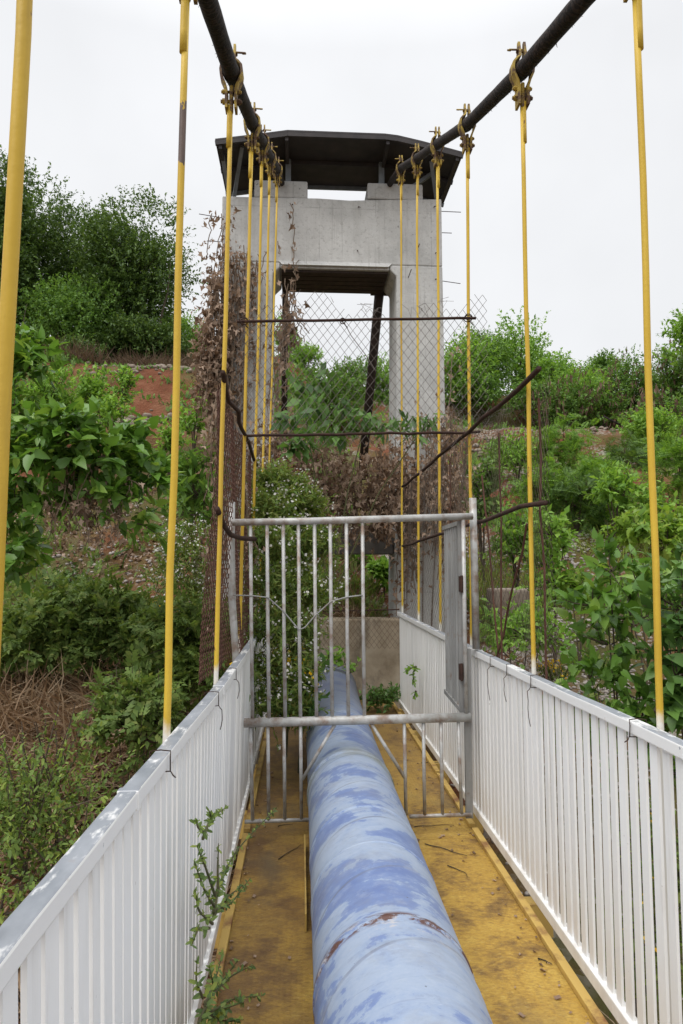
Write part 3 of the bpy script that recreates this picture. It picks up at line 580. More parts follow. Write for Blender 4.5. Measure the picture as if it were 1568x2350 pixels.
chain('', '', 3.28, 7.5, 0.98, 2.42, .021, .055, f2, .0028, 'meshwire').build('rusty_mesh', 'meshwire', fl)
f3 = lambda u, v, s: (1.135+.04*math.sin(u*2.1)*max(0, 2.3-v)+.02*math.sin(u*8+v*3)+s*.0015, u, v)
fr = thing('mesh_fence', 'rust brown mesh hanging along the right side beyond the silver gate post', 'mesh fence', (1.135, 5, 1))
chain('', '', 3.0, 7.5, .98, 2.40, .030, .070, f3, .0012, 'linkwire').build('rusty_mesh', 'linkmix', fr)
for (y0, z0, y1, z1) in ((3.9, 1.0, 3.86, 2.3), (4.0, 1.0, 3.4, 1.75), (3.96, 1.0, 4.25, 2.1), (5.3, 1, 5.2, 2.35), (3.2, 1.0, 3.22, 2.35)):
    MB().tube(jitline((1.15, y0, z0), (1.15, y1, z1), 6, .006, int(y0*10)), .006, 5).build('edge_wire', 'meshwire', fr)
f4 = lambda u, v, s: (u, 7.82+.02*math.sin(u*4)+s*.001, v)
fe = thing('mesh_fence', 'low rusty mesh against the stained end wall beyond the pipe', 'mesh fence', (.5, 7.82, .6))
chain('', '', .05, 1.12, .58, 1.0, .03, .08, f4, .0016, 'meshwire').build('rusty_mesh', 'meshwire', fe)
fe_ = MB().tube([(.0, 7.8, 1.0), (1.12, 7.8, 1.02)], .008, 6).build('top_wire', 'rust', fe)

# ================================================================== END WALL + TOWER
wall = MB().box((-.55, 8.0, -.9), (1.16, 8.3, .90)).build('end_wall', 'plaster', origin=(.3, 8.0, -.9), bevel=.02)
tag(wall, 'low stained beige wall the blue pipe runs into under the tower', 'wall')
tw = thing('bridge_tower', 'pale concrete portal tower with a dark flared metal roof on top', 'tower', (.38, 8.75, 0))
TF, TBk = 8.4, 9.12
def leg(pts): return MB().prism([(x, TF, z) for x, z in pts], (0, TBk-TF, 0)).build('leg', 'concrete', tw, bevel=.015)
leg([(-1.06, -1.2), (-.375, -1.2), (-.375, 5.19), (-.285, 5.28), (-.285, 5.34), (-1.02, 5.34)])
leg([(1.145, -1.2), (1.84, -1.2), (1.79, 5.34), (1.11, 5.34), (1.11, 5.28), (1.195, 5.195)])
MB().prism([(x, TF+.003, z) for x, z in ((-1.02, 5.342), (1.79, 5.342), (1.788, 6.24), (1.1, 6.21), (.6, 6.185), (.2, 6.20), (-.5, 6.19), (-1.02, 6.19))], (0, TBk-TF-.006, 0)).build('beam', 'concrete', tw, bevel=.015)
MB().prism([(x, TF+.012, z) for x, z in ((-.28, 5.275), (1.105, 5.275), (1.105, 5.338), (-.28, 5.338))], (0, TBk-TF-.02, 0)).build('beam_soffit', 'concrete', tw)
for k in range(5): MB().box((-.27, TF+.06+k*.135, 5.245), (1.095, TF+.06+k*.135+.115, 5.272)).build('soffit_board', 'beamsteel', tw)
MB().prism([(-.30, TF-.002, 5.36), (1.14, TF-.002, 5.36), (1.09, TF-.035, 5.30), (-.26, TF-.035, 5.30)], (0, .03, -.002)).build('edge_lip', 'concrete', tw)
MB().box((-.372, 8.5, 1.66), (1.142, 9.05, 1.98)).build('lower_beam', 'shadecon', tw, bevel=.01)
MB().box((-.62, TF+.02, 6.20), (.06, TBk-.05, 6.43)).build('saddle_block', 'concrete', tw, bevel=.02)
MB().box((.83, TF+.02, 6.225), (1.55, TBk-.05, 6.44)).build('saddle_block', 'concrete', tw, bevel=.02)
prof = [(-1.06, 6.63), (-.62, 6.70), (-.19, 6.775), (1.0, 6.775), (1.16, 6.76), (1.45, 6.70), (1.97, 6.575)]
pf = MB().prism([(x, 7.95, z) for x, z in prof]+[(x, 7.95, z+.022) for x, z in reversed(prof)], (0, 1.2, 0))
roof = pf.build('roof', 'roof', tw)
for y in (7.965, 8.55, 9.12):
    rb = MB()
    for a, b2 in zip(prof[:-1], prof[1:]): rb.bar((a[0], y, a[1]-.028), (b2[0], y, b2[1]-.028), .03, .05)
    rb.build('purlin', 'roofsteel' if y > 9 else 'roof', roof, origin=tuple(tw.location))
for x in (-1.0, -.2, 1.04, 1.9):
    z = float(np.interp(x, [p[0] for p in prof], [p[1] for p in prof]))-.075; MB().bar((x, 7.97, z), (x, 9.13, z), .04, .045).build('rafter', 'roof', roof, origin=tuple(tw.location))
for x in (-.19, 1.02):
    MB().box((x-.035, 8.47, 6.43), (x+.035, 8.55, 6.75)).build('roof_post', 'roofsteel', tw)
    MB().box((x-.03+.1, 9.02, 6.2), (x+.03+.1, 9.07, 6.75)).build('roof_post', 'roofsteel', tw)
for a, b2 in (((-1.0, 8.2, 6.60), (-.93, 8.6, 6.19)), ((-.75, 8.1, 6.66), (-.98, 9.05, 6.22)), ((-.6, 9.0, 6.66), (-.9, 9.05, 6.2)), ((1.62, 8.2, 6.62), (1.76, 8.55, 6.24)), ((1.9, 9.05, 6.55), (1.5, 9.05, 6.3)), ((1.7, 8.45, 6.62), (1.40, 8.5, 6.42))):
    MB().bar(a, b2, .045, .045).build('roof_brace', 'roofsteel', tw)
MB().tube([P(872, 660, 9.16), P(868, 700, 9.2), P(830, 1100, 9.9)], [.07, .065, .062], 10).build('brace_pole', 'beamsteel', tw, smooth=True)
MB().tube([P(655, 650, 9.16), P(655, 720, 9.25), P(652, 1000, 9.8)], .045, 10).build('brace_pole', 'beamsteel', tw, smooth=True)
MB().box(tuple(P(852, 672, 9.14)), tuple(P(905, 655, 9.14)+[0, .1, .03])).build('brace_bracket', 'beamsteel', tw)
for (x, y, dx, dz, Y) in ((672, 468, 2, -14, 8.38), (823, 474, -3, -14, 8.38), (821, 574, 1, -14, 8.38), (997, 474, -5, -10, 8.38), (1000, 580, 0, -10, 8.38), (960, 568, 0, 0, 8.38), (1000, 640, -3, -12, 8.38), (938, 635, -5, 12, 8.38)):
    p = P(x, y, Y); MB().tube([p+[0, .05, 0], p, p+np.array([-dx*.004, -.10, dz*.0045])], .0055, 5).build('rebar_stub', 'rust', tw)
for (x0, y0, x1, y1) in ((1012, 485, 1058, 487), (1013, 534, 1037, 535), (1016, 645, 1057, 651), (512, 500, 457, 491), (512, 555, 475, 553)):
    MB().tube([P(x0, y0, 8.6), P(x1, y1, 8.6)], .005, 5).build('rebar_stub', 'rust', tw)

# ================================================================== FOLIAGE MACHINERY
TPL = {}
def tpl(name, v, q): TPL[name] = (np.array(v, float), np.array(q))
tpl('leaf', [(0, 0, 0), (.45, .26, .05), (1, 0, -.12), (.45, -.26, .05)], [[0, 1, 2, 3]])
tpl('narrow', [(0, 0, 0), (.4, .13, .03), (1, 0, -.15), (.4, -.13, .03)], [[0, 1, 2, 3]])
tpl('heart', [(0, 0, 0), (.45, 0, -.03), (1.05, 0, -.22), (-.05, .21, .05), (.22, .33, .06), (.62, .23, .0), (-.05, -.21, .05), (.22, -.33, .06), (.62, -.23, .0)],
    [[0, 1, 4, 3], [1, 2, 5, 4], [1, 0, 6, 7], [2, 1, 7, 8]])
tpl('oval', [(0, 0, 0), (.5, 0, -.02), (1, 0, -.08), (.22, .2, .04), (.7, .2, .02), (.22, -.2, .04), (.7, -.2, .02)], [[0, 1, 4, 3], [1, 2, 4, 4], [0, 5, 6, 1], [1, 6, 2, 2]])
TPL['oval'] = (np.array([(0, 0, 0), (.5, 0, -.02), (1, 0, -.08), (.2, .19, .05), (.72, .18, .02), (.2, -.19, .05), (.72, -.18, .02)]), np.array([[0, 1, 4, 3], [0, 5, 6, 1], [1, 6, 2, 4]]))
tpl('dead', [(0, 0, 0), (.3, .30, .16), (.75, .22, -.10), (1.0, .02, .14), (.72, -.26, -.02), (.28, -.24, .20), (.5, 0, -.12)], [[0, 6, 2, 1], [6, 3, 2, 2], [0, 5, 4, 6], [6, 4, 3, 3]])
tpl('crumple', [(0, 0, 0), (.28, .10, .10), (.20, .42, -.06), (.52, .20, .16), (.95, .10, -.15), (.55, -.12, .10), (.38, -.40, .14), (.26, -.10, -.04)], [[0, 1, 3, 7], [1, 2, 3, 3], [7, 3, 4, 5], [7, 5, 6, 6]])
_cv = [(0, 0, 0), (.30, .07, .08), (.22, .40, -.08), (.56, .16, .14), (1.0, .05, -.16), (.58, -.10, .06), (.34, -.38, .16), (.24, -.06, -.05), (.30, .30, .10), (.40, -.26, -.06)]
TPL['crumple'] = (np.array(_cv), np.array([[0, 1, 3, 7], [1, 8, 2, 3], [7, 3, 4, 5], [7, 5, 9, 6]]))
TPL['dead'] = (np.array([(0, 0, 0), (.3, .30, .18), (.75, .22, -.08), (1.0, .02, .16), (.72, -.26, 0), (.28, -.24, .22), (.5, 0, -.12)]), np.array([[0, 6, 2, 1], [0, 5, 4, 6], [6, 4, 3, 2]]))
_v = []; _q = []
for i in range(9):
    for s in (-1, 1):
        x = .1+i*.1; L = .30*math.sin(math.pi*(.18+.72*i/9)); z = -.25*x*x; n = len(_v)
        _v += [(x, 0, z), (x+.06, s*L*.5+0, z+.02), (x+.08, s*L, z-.03), (x-.02, s*L*.55, z+.02)]; _q.append([n, n+1, n+2, n+3] if s > 0 else [n, n+3, n+2, n+1])
n = len(_v); _v += [(0, .006, 0), (0, -.006, 0), (1, -.004, -.25), (1, .004, -.25)]; _q.append([n, n+1, n+2, n+3]); tpl('frond', _v, _q)
_v = []; _q = []
for i in range(5):
    for s in ((-1, 1) if i < 4 else (0,)):
        x = .25+i*.18; z = -.2*x*x; n = len(_v); a = .9*s; L = .42; w = .11; cx, cy = math.cos(a), math.sin(a)
        _v += [(x, 0, z), (x+cx*L*.4-cy*w, cy*L*.4+cx*w, z+.03), (x+cx*L, cy*L, z-.10), (x+cx*L*.4+cy*w, cy*L*.4-cx*w, z+.03)]; _q.append([n, n+1, n+2, n+3])
tpl('pinnate', _v, _q)
tpl('blade', [(0, -.02, 0), (0, .02, 0), (.6, .012, -.02), (.6, -.012, -.02), (1, 0, -.18), (1, .004, -.18)], [[0, 1, 2, 3], [3, 2, 5, 4]])
tpl('flower', [(-.5, -.5, .1), (.5, -.5, .1), (.5, .5, .1), (-.5, .5, .1), (-.35, 0, -.35), (.35, 0, -.35), (.35, 0, .35), (-.35, 0, .35)], [[0, 1, 2, 3], [4, 5, 6, 7]])
def unit(v): return v/(np.linalg.norm(v, axis=-1, keepdims=True)+1e-9)
def leaves(mb, name, pos, d, up, size):
    v, q = TPL[name]; pos, d, up = map(np.asarray, (pos, d, up)); d = unit(d); s = unit(np.cross(up, d)); n = np.cross(d, s)
    size = np.broadcast_to(np.asarray(size, float), (len(pos),))
    V = pos[:, None]+size[:, None, None]*(v[None, :, 0:1]*d[:, None]+v[None, :, 1:2]*s[:, None]+v[None, :, 2:3]*n[:, None])
    Q = q[None]+np.arange(len(pos))[:, None, None]*len(v)
    return mb.addq(V.reshape(-1, 3), Q.reshape(-1, 4))
def rand_unit(r, n): return unit(r.normal(size=(n, 3)))
def shoot_cloud(r, lobes, n, per, slen, upb=.5, inner=.55):
    """shoots growing outward from a crown of lobes: leaf positions, directions and shoot lines"""
    lob = np.array(lobes, float); wt = lob[:, 3]**2; k = r.choice(len(lob), n, p=wt/wt.sum())
    u = rand_unit(r, n); u[:, 2] = np.where((u[:, 2] < -.45) & (r.random(n) < .6), -u[:, 2]*.6, u[:, 2]); u = unit(u)
    rad = lob[k, 3]*(inner+(1-inner)*r.random(n)**.6)
    a = lob[k, :3]+u*rad[:, None]*np.array([1, 1, .9])
    d = unit(u*.8+np.array([0, 0, upb])+r.normal(0, .35, (n, 3)))
    L = slen*(.5+r.random(n))
    tt = (np.arange(per)+.6)/per
    pos = a[:, None]+d[:, None]*(L[:, None]*tt[None])[..., None]
    pos[..., 2] -= (.15*L[:, None]*tt[None]**2)
    ld = unit(rand_unit(r, n*per).reshape(n, per, 3)*.9+d[:, None]*.55+np.array([0, 0, -.12]))
    lu = unit(np.array([0, 0, 1.])+r.normal(0, .45, (n, per, 3))+u[:, None]*.35)
    return pos.reshape(-1, 3), ld.reshape(-1, 3), lu.reshape(-1, 3), a, a+d*L[:, None]
def crown_lobes(r, c, w, h, k, depth=None):
    depth = depth or w; out = []
    for i in range(k):
        u = rand_unit(r, 1)[0]*r.random()**.4; q_ = r.uniform(.17, .33)
        rr_ = q_*min(w, h*1.1); out.append((c[0]+u[0]*(w/2-rr_*.8), c[1]+u[1]*(depth/2-rr_*.8), c[2]+u[2]*(h/2-rr_*.8), rr_))
    return out
def plant(name, label, cat, base, lobes, n, per, slen, size, tp, mat, seed, group=None, stem='bark', trunk=.04, upb=.5, stems=True, extra=None, twig=.004, ntwig=60, inner=.55, nlimb=5):
    r = np.random.default_rng(seed)
    root = thing(name, label, cat, base, group); base = np.array(base, float)
    pos, ld, lu, a, b_ = shoot_cloud(r, lobes, n, per, slen, upb, inner)
    fo = MB(); leaves(fo, tp, pos, ld, lu, size*(.45+.85*r.random(len(pos)))); fo.build('foliage', mat, root)
    if stems:
        st = MB()
        for (x, y, z, q_) in lobes[:: max(1, -(-len(lobes)//nlimb))]:
            c = np.array([x, y, z]); mid = (base*.55+c*.45)+r.normal(0, .08, 3)*q_; mid[2] = base[2]+(c[2]-base[2])*.55
            st.tube([base+[0, 0, -.15], base*.8+mid*.2, mid, c, c+(c-mid)*.25], np.array([1, .85, .6, .35, .1])*trunk, 6)
        ii = r.choice(n, min(n, ntwig), replace=False)
        lob = np.array(lobes)
        for i in ii:
            j = np.argmin(((lob[:, :3]-a[i])**2).sum(1)); st.tube([lob[j, :3]*.7+a[i]*.3, a[i], b_[i]], [twig*1.6, twig, twig*.4], 4, cap=False)
        st.build('stem' if trunk < .05 else 'trunk', stem, root)
    if extra: extra(root, r, lobes, b_)
    return root
def g_at(x, Y, y=1292):                     # ground point under photo column x at distance Y
    X = P(x, y, Y)[0]; return np.array([X, Y, float(ground(X, Y))])

# ---- far trees and hillside shrubs: (kind, photo x, distance, y of top, width in photo px, y of crown bottom, label)
def pods(root, r, lobes, tips):
    m_ = MB(); n = min(len(tips), 75); p = tips[r.choice(len(tips), n, replace=False)]
    p = np.repeat(p, 5, 0)+r.normal(0, .09, (n*5, 3)); leaves(m_, 'narrow', p, np.array([0, 0, -1])+r.normal(0, .2, p.shape), r.normal(size=p.shape), .20+.1*r.random(len(p))); m_.build('seed_pods', 'pod', root)['kind'] = 'stuff'
KINDS = {  # leaf template, material, leaf size, shoots per m3-ish factor, leaves per shoot, shoot length, up bias, extra
    'dark': ('leaf', 'treeleaf', .135, 1.75, 12, .7, .6, None),
    'mid': ('leaf', 'midleaf', .13, 1.0, 12, .6, .55, None),
    'bright': ('leaf', 'brightleaf', .12, 1.0, 12, .5, .6, None),
    'open': ('leaf', 'brightleaf', .16, .35, 14, .9, .55, None),
    'feather': ('frond', 'feather', .29, .55, 6, .42, .5, None),
    'featherdark': ('frond', 'featherdark', .28, .5, 6, .4, .5, None),
    'podded': ('leaf', 'midleaf', .115, 1.0, 12, .6, .55, pods),
    'small': ('leaf', 'brightleaf', .10, 1.6, 10, .28, .9, None),
    'sapling': ('leaf', 'brightleaf', .12, .8, 8, .25, .9, None),
}
HILL = [
 ('dark', 70, 28, 375, 360, 860, 'dense dark tree high on the left bank, behind the nearest hanger rod', 'tree'),
 ('dark', 285, 26, 430, 270, 850, 'dense dark tree with spiky shoots just left of the second left hanger rod', 'tree'),
 ('dark', -30, 25, 330, 150, 800, 'tall tree at the left border with its tip above the other left trees', 'tree'),
 ('dark', 300, 25, 745, 230, 880, 'dark scrub at the foot of the left bank trees, above the dry grass', 'bush'),
 ('dark', 140, 22.5, 770, 170, 900, 'dark bush on the dry grass band, between the nearest and second left hangers', 'bush'),
 ('open', 1080, 26, 745, 110, 930, 'loose light green tree beside the right edge of the tower leg', 'tree'),
 ('bright', 1345, 24, 840, 130, 960, 'light green bush filling the dip of the right skyline', 'bush'),
 ('bright', 1500, 19, 930, 150, 1050, 'light green shrub crossing behind the nearest right hanger rod', 'shrub'),
 ('sapling', 1190, 16, 985, 110, 1110, 'light green shrub seen between the two slanting rebars', 'shrub'),
 ('bright', 1420, 11.5, 1050, 110, 1200, 'yellowish green shrub at the back of the grassy flat', 'shrub'),
 ('mid', 170, 25, 640, 260, 850, 'lower dark bush filling under the two left bank trees', 'bush'),
 ('bright', 420, 30, 712, 130, 860, 'bright green bush between the second left hanger rod and the vine covered tower leg', 'bush'),
 ('bright', 690, 29, 790, 110, 900, 'bush seen in the tower opening, next to the vine covered pole', 'bush'),
 ('bright', 655, 31, 690, 50, 860, 'thin pale tree behind the vine covered pole in the tower opening', 'tree'),
 ('mid', 815, 28, 812, 110, 930, 'rounded green bush in the middle of the tower opening', 'bush'),
 ('bright', 885, 28, 802, 90, 950, 'green bush right of the leaning dark pole in the tower opening', 'bush'),
 ('mid', 760, 22, 850, 150, 960, 'broad green bush low in the tower opening, above the green branch', 'bush'),
 ('bright', 1045, 27, 780, 110, 930, 'bright green tree just right of the concrete tower leg', 'tree'),
 ('mid', 1120, 28, 750, 150, 940, 'green tree between the gate post hanger and the next hanger on the right', 'tree'),
 ('open', 1195, 29, 712, 170, 900, 'open airy tree rising highest on the right bank', 'tree'),
 ('mid', 1265, 28, 815, 130, 950, 'green bush right of the airy tree on the skyline', 'bush'),
 ('open', 1290, 27, 800, 120, 940, 'thin grey green shrub poking above the right skyline bushes', 'shrub'),
 ('mid', 1345, 28, 835, 110, 960, 'low rounded bush at the dip of the right skyline', 'bush'),
 ('mid', 1398, 28, 800, 60, 930, 'narrow upright bush standing alone right of the skyline dip', 'bush'),
 ('podded', 1455, 25, 790, 150, 960, 'tree hung with brown seed pods left of the nearest right hanger rod', 'tree'),
 ('podded', 1560, 24, 760, 120, 950, 'tree hung with brown seed pods at the right border', 'tree'),
 ('open', 1590, 22, 690, 90, 850, 'thin tree top with hanging pods at the upper right border', 'tree'),
 ('podded', 1310, 23, 870, 130, 990, 'dark shrub with a few brown pods above the red soil patch', 'shrub'),
 ('mid', 1120, 25.5, 860, 140, 940, 'green shrub behind the long slanting rebar', 'shrub'),
 ('mid', 1215, 25, 870, 150, 950, 'dark green shrub behind the tip of the long slanting rebar', 'shrub'),
 ('podded', 1520, 20, 900, 150, 1010, 'dark shrub with pods right of the nearest right hanger rod', 'shrub'),
 ('mid', 1275, 24, 865, 120, 970, 'mid green thicket above the red soil strip on the right bank', 'shrub'),
 ('podded', 1395, 24, 880, 110, 980, 'dark thicket with a few pods left of the grey boulder', 'shrub'),
 ('feather', 1295, 16, 950, 120, 1110, 'feathery bright green shrub right of the second right hanger rod', 'shrub'),
 ('feather', 1385, 13.2, 1035, 140, 1195, 'feathery bright green shrub in the middle of the right bank', 'shrub'),
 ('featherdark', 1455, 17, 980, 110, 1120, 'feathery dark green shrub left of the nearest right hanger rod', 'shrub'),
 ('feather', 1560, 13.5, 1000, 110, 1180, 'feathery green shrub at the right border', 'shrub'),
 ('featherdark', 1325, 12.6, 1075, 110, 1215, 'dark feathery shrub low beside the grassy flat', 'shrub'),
 ('feather', 1240, 13, 1050, 80, 1200, 'small feathery shrub behind the second right hanger rod', 'shrub'),
 ('feather', 1160, 18, 1000, 110, 1120, 'feathery shrub behind the mesh beside the gate post', 'shrub'),
 ('sapling', 1440, 12, 1105, 60, 1230, 'young sapling with light leaves standing on the grassy flat', 'sapling'),
 ('sapling', 1375, 12.5, 1120, 50, 1230, 'thin leafy sapling left of the young sapling on the grassy flat', 'sapling'),
 ('sapling', 1520, 11.5, 1100, 80, 1250, 'young leafy shrub behind the nearest right hanger rod', 'shrub'),
 ('mid', 1110, 11, 1040, 80, 1250, 'leafy shrub behind the mesh just right of the gate post', 'shrub'),
 ('bright', 1185, 10, 1130, 110, 1350, 'bright shrub showing through the right mesh', 'shrub'),
 ('sapling', 1260, 9.5, 1180, 80, 1400, 'slender sapling just right of the second right hanger rod', 'sapling'),
 ('small', 130, 13, 825, 110, 1010, 'leafy terrace bush behind the left mulberry bush', 'bush'),
 ('small', 205, 13.5, 828, 70, 1000, 'upright terrace bush, middle one of the row on the left bank', 'bush'),
 ('small', 272, 13, 832, 48, 955, 'narrow columnar terrace bush on the red soil', 'bush'),
 ('small', 75, 12.5, 850, 90, 1020, 'terrace bush at the left end of the row, by the nearest hanger', 'bush'),
 ('small', 240, 12, 895, 80, 1010, 'low terrace bush in front of the columnar one', 'bush'),
 ('small', 385, 12, 935, 50, 1080, 'leafy shrub behind the second left hanger rod', 'shrub'),
 ('mid', 448, 9, 1040, 80, 1230, 'shrub left of the third left hanger rod', 'shrub'),
 ('sapling', 440, 13, 900, 70, 1010, 'light green shrub left of the dead vines on the tower', 'shrub'),
 ('bright', 880, 10, 1280, 60, 1340, 'green plant seen through the gap under the lower tower beam', 'plant'),
 ('sapling', 820, 11, 1270, 60, 1330, 'pale plant deep in the gap under the lower tower beam', 'plant'),
 ('feather', 1005, 9.5, 1290, 60, 1400, 'feathery plant seen between the tower and the open gate door', 'plant'),
]
for i, (kd, x, Y, yt, w, yb, lab, cat) in enumerate(HILL):
    tp, mat_, sz, dens, per, sl, upb, ex = KINDS[kd]
    b_ = g_at(x, Y); zt = P(x, yt, Y)[2]; zb = max(P(x, yb, Y)[2], b_[2]-.3)-.12*(Y > 20)*(P(x, yt, Y)[2]-b_[2]); W_ = w/FPX*Y
    if zt < b_[2]+.3: zt = b_[2]+.6
    zb = min(zb, zt-.4); sl = min(sl, .25*(zt-zb), .4*W_+.05); H = zt-zb-sl*.45
    r = np.random.default_rng(100+i); c = (b_[0], Y, zb+H/2)
    k = int(np.clip(W_*H*1.3, 7, 26)); lobes = crown_lobes(r, c, W_, H, k, min(W_, 4.0))
    n = int(np.clip(dens*W_*H*95, 50, 3600)); 
    if sz > .11: n = int(n*1.15)
    plant('tree' if cat == 'tree' else cat, lab, cat, b_, lobes, n, per, sl, sz, tp, mat_, 200+i, 'trees and shrubs on the bank', trunk=.02*max(1, H*.8), upb=upb, extra=ex, twig=.006, ntwig=40, inner=.62)

# ---- near bushes
def nearbush(name, label, cat, base, spots, Y, tp, mat_, size, n, per, sl, seed, group='bushes by the bridge', trunk=.02, upb=.3, spread=1.0, stem='bark', extra=None, ntwig=70, inner=.35, nlimb=3):
    lobes = [tuple(P(x, y, Y+dy))+(rp/FPX*(Y+dy),) for x, y, dy, rp in spots]
    return plant(name, label, cat, base, lobes, n, per, sl, size, tp, mat_, seed, group, stem, trunk, upb, True, extra, .004, ntwig, inner, nlimb)
nearbush('mulberry_bush', 'large heart leaved mulberry bush leaning in from the left border', 'bush', g_at(-70, 5.2),
    [(45, 790, .5, 28), (30, 860, .4, 38), (75, 850, .4, 22), (20, 950, .3, 50), (60, 1020, 0, 55), (150, 1010, -.2, 45), (110, 1090, 0, 55), (220, 1050, -.1, 40), (285, 1065, .1, 32), (335, 1100, .1, 28), (300, 1030, .2, 24), (40, 1170, .2, 50), (190, 1130, .1, 38), (10, 1270, .2, 36), (270, 1150, 0, 28), (310, 1200, 0, 18), (200, 1000, -.1, 28)],
    5, 'heart', 'mulberry', .105, 500, 6, .17, 31, trunk=.016, nlimb=1)
nearbush('mulberry_bush', 'large leaved mulberry bush behind the right railing', 'bush', g_at(1430, 4.0),
    [(1400, 1310, 0, 45), (1465, 1345, .1, 50), (1360, 1390, 0, 50), (1450, 1420, .1, 60), (1400, 1480, 0, 50), (1350, 1560, 0, 45), (1430, 1590, 0, 55), (1480, 1650, -.1, 50), (1380, 1640, 0, 40), (1440, 1700, -.2, 60), (1560, 1780, -.3, 60)],
    3.95, 'heart', 'mulberry', .090, 135, 6, .15, 32, trunk=.011, inner=.2)
nearbush('mulberry_bush', 'mulberry bush cut off by the right border, beyond the nearest right hanger', 'bush', g_at(1590, 3.6),
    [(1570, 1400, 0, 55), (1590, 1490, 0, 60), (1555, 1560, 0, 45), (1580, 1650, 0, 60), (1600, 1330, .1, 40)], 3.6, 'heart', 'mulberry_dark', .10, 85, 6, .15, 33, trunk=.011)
nearbush('lime_bush', 'lime green young bush above the right mulberry bush', 'bush', g_at(1490, 6.6),
    [(1440, 1215, 0, 30), (1500, 1205, 0, 32), (1550, 1215, 0, 30), (1470, 1235, -.2, 34), (1400, 1235, .1, 22), (1530, 1245, -.2, 30)], 6.6, 'heart', 'lime', .095, 130, 6, .14, 34, trunk=.012)
nearbush('lime_bush', 'small yellowish bush left of the right mulberry bush', 'bush', g_at(1325, 7.5),
    [(1310, 1345, 0, 22), (1335, 1350, 0, 20), (1345, 1390, .1, 18)], 7.5, 'heart', 'lime', .075, 45, 6, .1, 35, trunk=.01)
nearbush('leafy_shrub', 'leafy shrub low behind the right mesh, just left of the second right hanger', 'shrub', g_at(1180, 6.2),
    [(1165, 1440, 0, 38), (1200, 1460, .1, 34), (1215, 1420, .2, 24), (1150, 1490, -.2, 30), (1245, 1450, .1, 28), (1270, 1470, 0, 24)], 6.2, 'leaf', 'brightleaf', .085, 130, 8, .16, 36, trunk=.012)
nearbush('leafy_shrub', 'tall slender shrub right of the second right hanger', 'shrub', g_at(1270, 7.6),
    [(1265, 1230, 0, 34), (1290, 1260, .1, 30), (1250, 1300, .1, 30), (1275, 1340, 0, 28), (1240, 1370, 0, 24)], 7.6, 'leaf', 'brightleaf', .10, 110, 8, .2, 37, trunk=.014)
nearbush('leafy_shrub', 'dense low shrub spreading below the left mulberry bush', 'shrub', g_at(170, 6.2),
    [(110, 1440, 0, 60), (190, 1420, 0, 50), (260, 1440, 0, 50), (320, 1450, .1, 45), (60, 1490, -.1, 55), (170, 1500, -.1, 50), (260, 1500, -.1, 45), (40, 1520, -.1, 35), (340, 1500, 0, 35)], 6.2, 'pinnate', 'lowshrub', .115, 400, 7, .24, 38, trunk=.01, upb=.4)
nearbush('leafy_shrub', 'shaded shrub under the third left hanger, behind the left railing', 'shrub', g_at(420, 5.6),
    [(400, 1470, 0, 45), (450, 1450, .2, 45), (440, 1520, 0, 40), (390, 1560, 0, 40), (470, 1560, -.2, 30), (340, 1590, -.2, 35)], 5.6, 'pinnate', 'lowshrub', .11, 230, 6, .2, 39, trunk=.008)
nearbush('leafy_shrub', 'small green shrub against the dark hollow by the left railing', 'shrub', g_at(300, 4.5),
    [(300, 1625, 0, 38), (345, 1650, 0, 34), (270, 1665, 0, 32), (330, 1700, -.1, 36), (370, 1610, .1, 28)], 4.5, 'pinnate', 'lowshrub', .11, 80, 6, .17, 40, trunk=.007)
nearbush('privet_shrub', 'small leaved olive green shrub in the lower left corner', 'shrub', g_at(60, 2.9),
    [(60, 1860, 0, 60), (120, 1840, .1, 45), (30, 1940, 0, 70), (120, 1930, 0, 55), (60, 2020, -.1, 60), (190, 1860, .1, 30), (-10, 1880, .1, 60), (150, 1990, -.1, 50), (120, 1800, .1, 20), (0, 2100, -.2, 70)], 2.9, 'oval', 'olive', .027, 330, 14, .26, 41, trunk=.006, upb=.9, inner=.2)
nearbush('small_shrub', 'dark small bush on the red soil beneath the left mulberry bush', 'bush', g_at(150, 9),
    [(130, 1345, 0, 30), (165, 1350, 0, 34), (195, 1365, 0, 24)], 9, 'leaf', 'treeleaf', .07, 110, 8, .15, 42, trunk=.01)
nearbush('broadleaf_shrub', 'broad leaved shrub at the foot of the left vine curtain', 'shrub', g_at(455, 8),
    [(445, 1090, 0, 34), (460, 1140, -.1, 36), (475, 1050, .1, 24), (430, 1180, -.2, 30)], 8, 'narrow', 'midleaf', .22, 55, 7, .22, 43, trunk=.016)
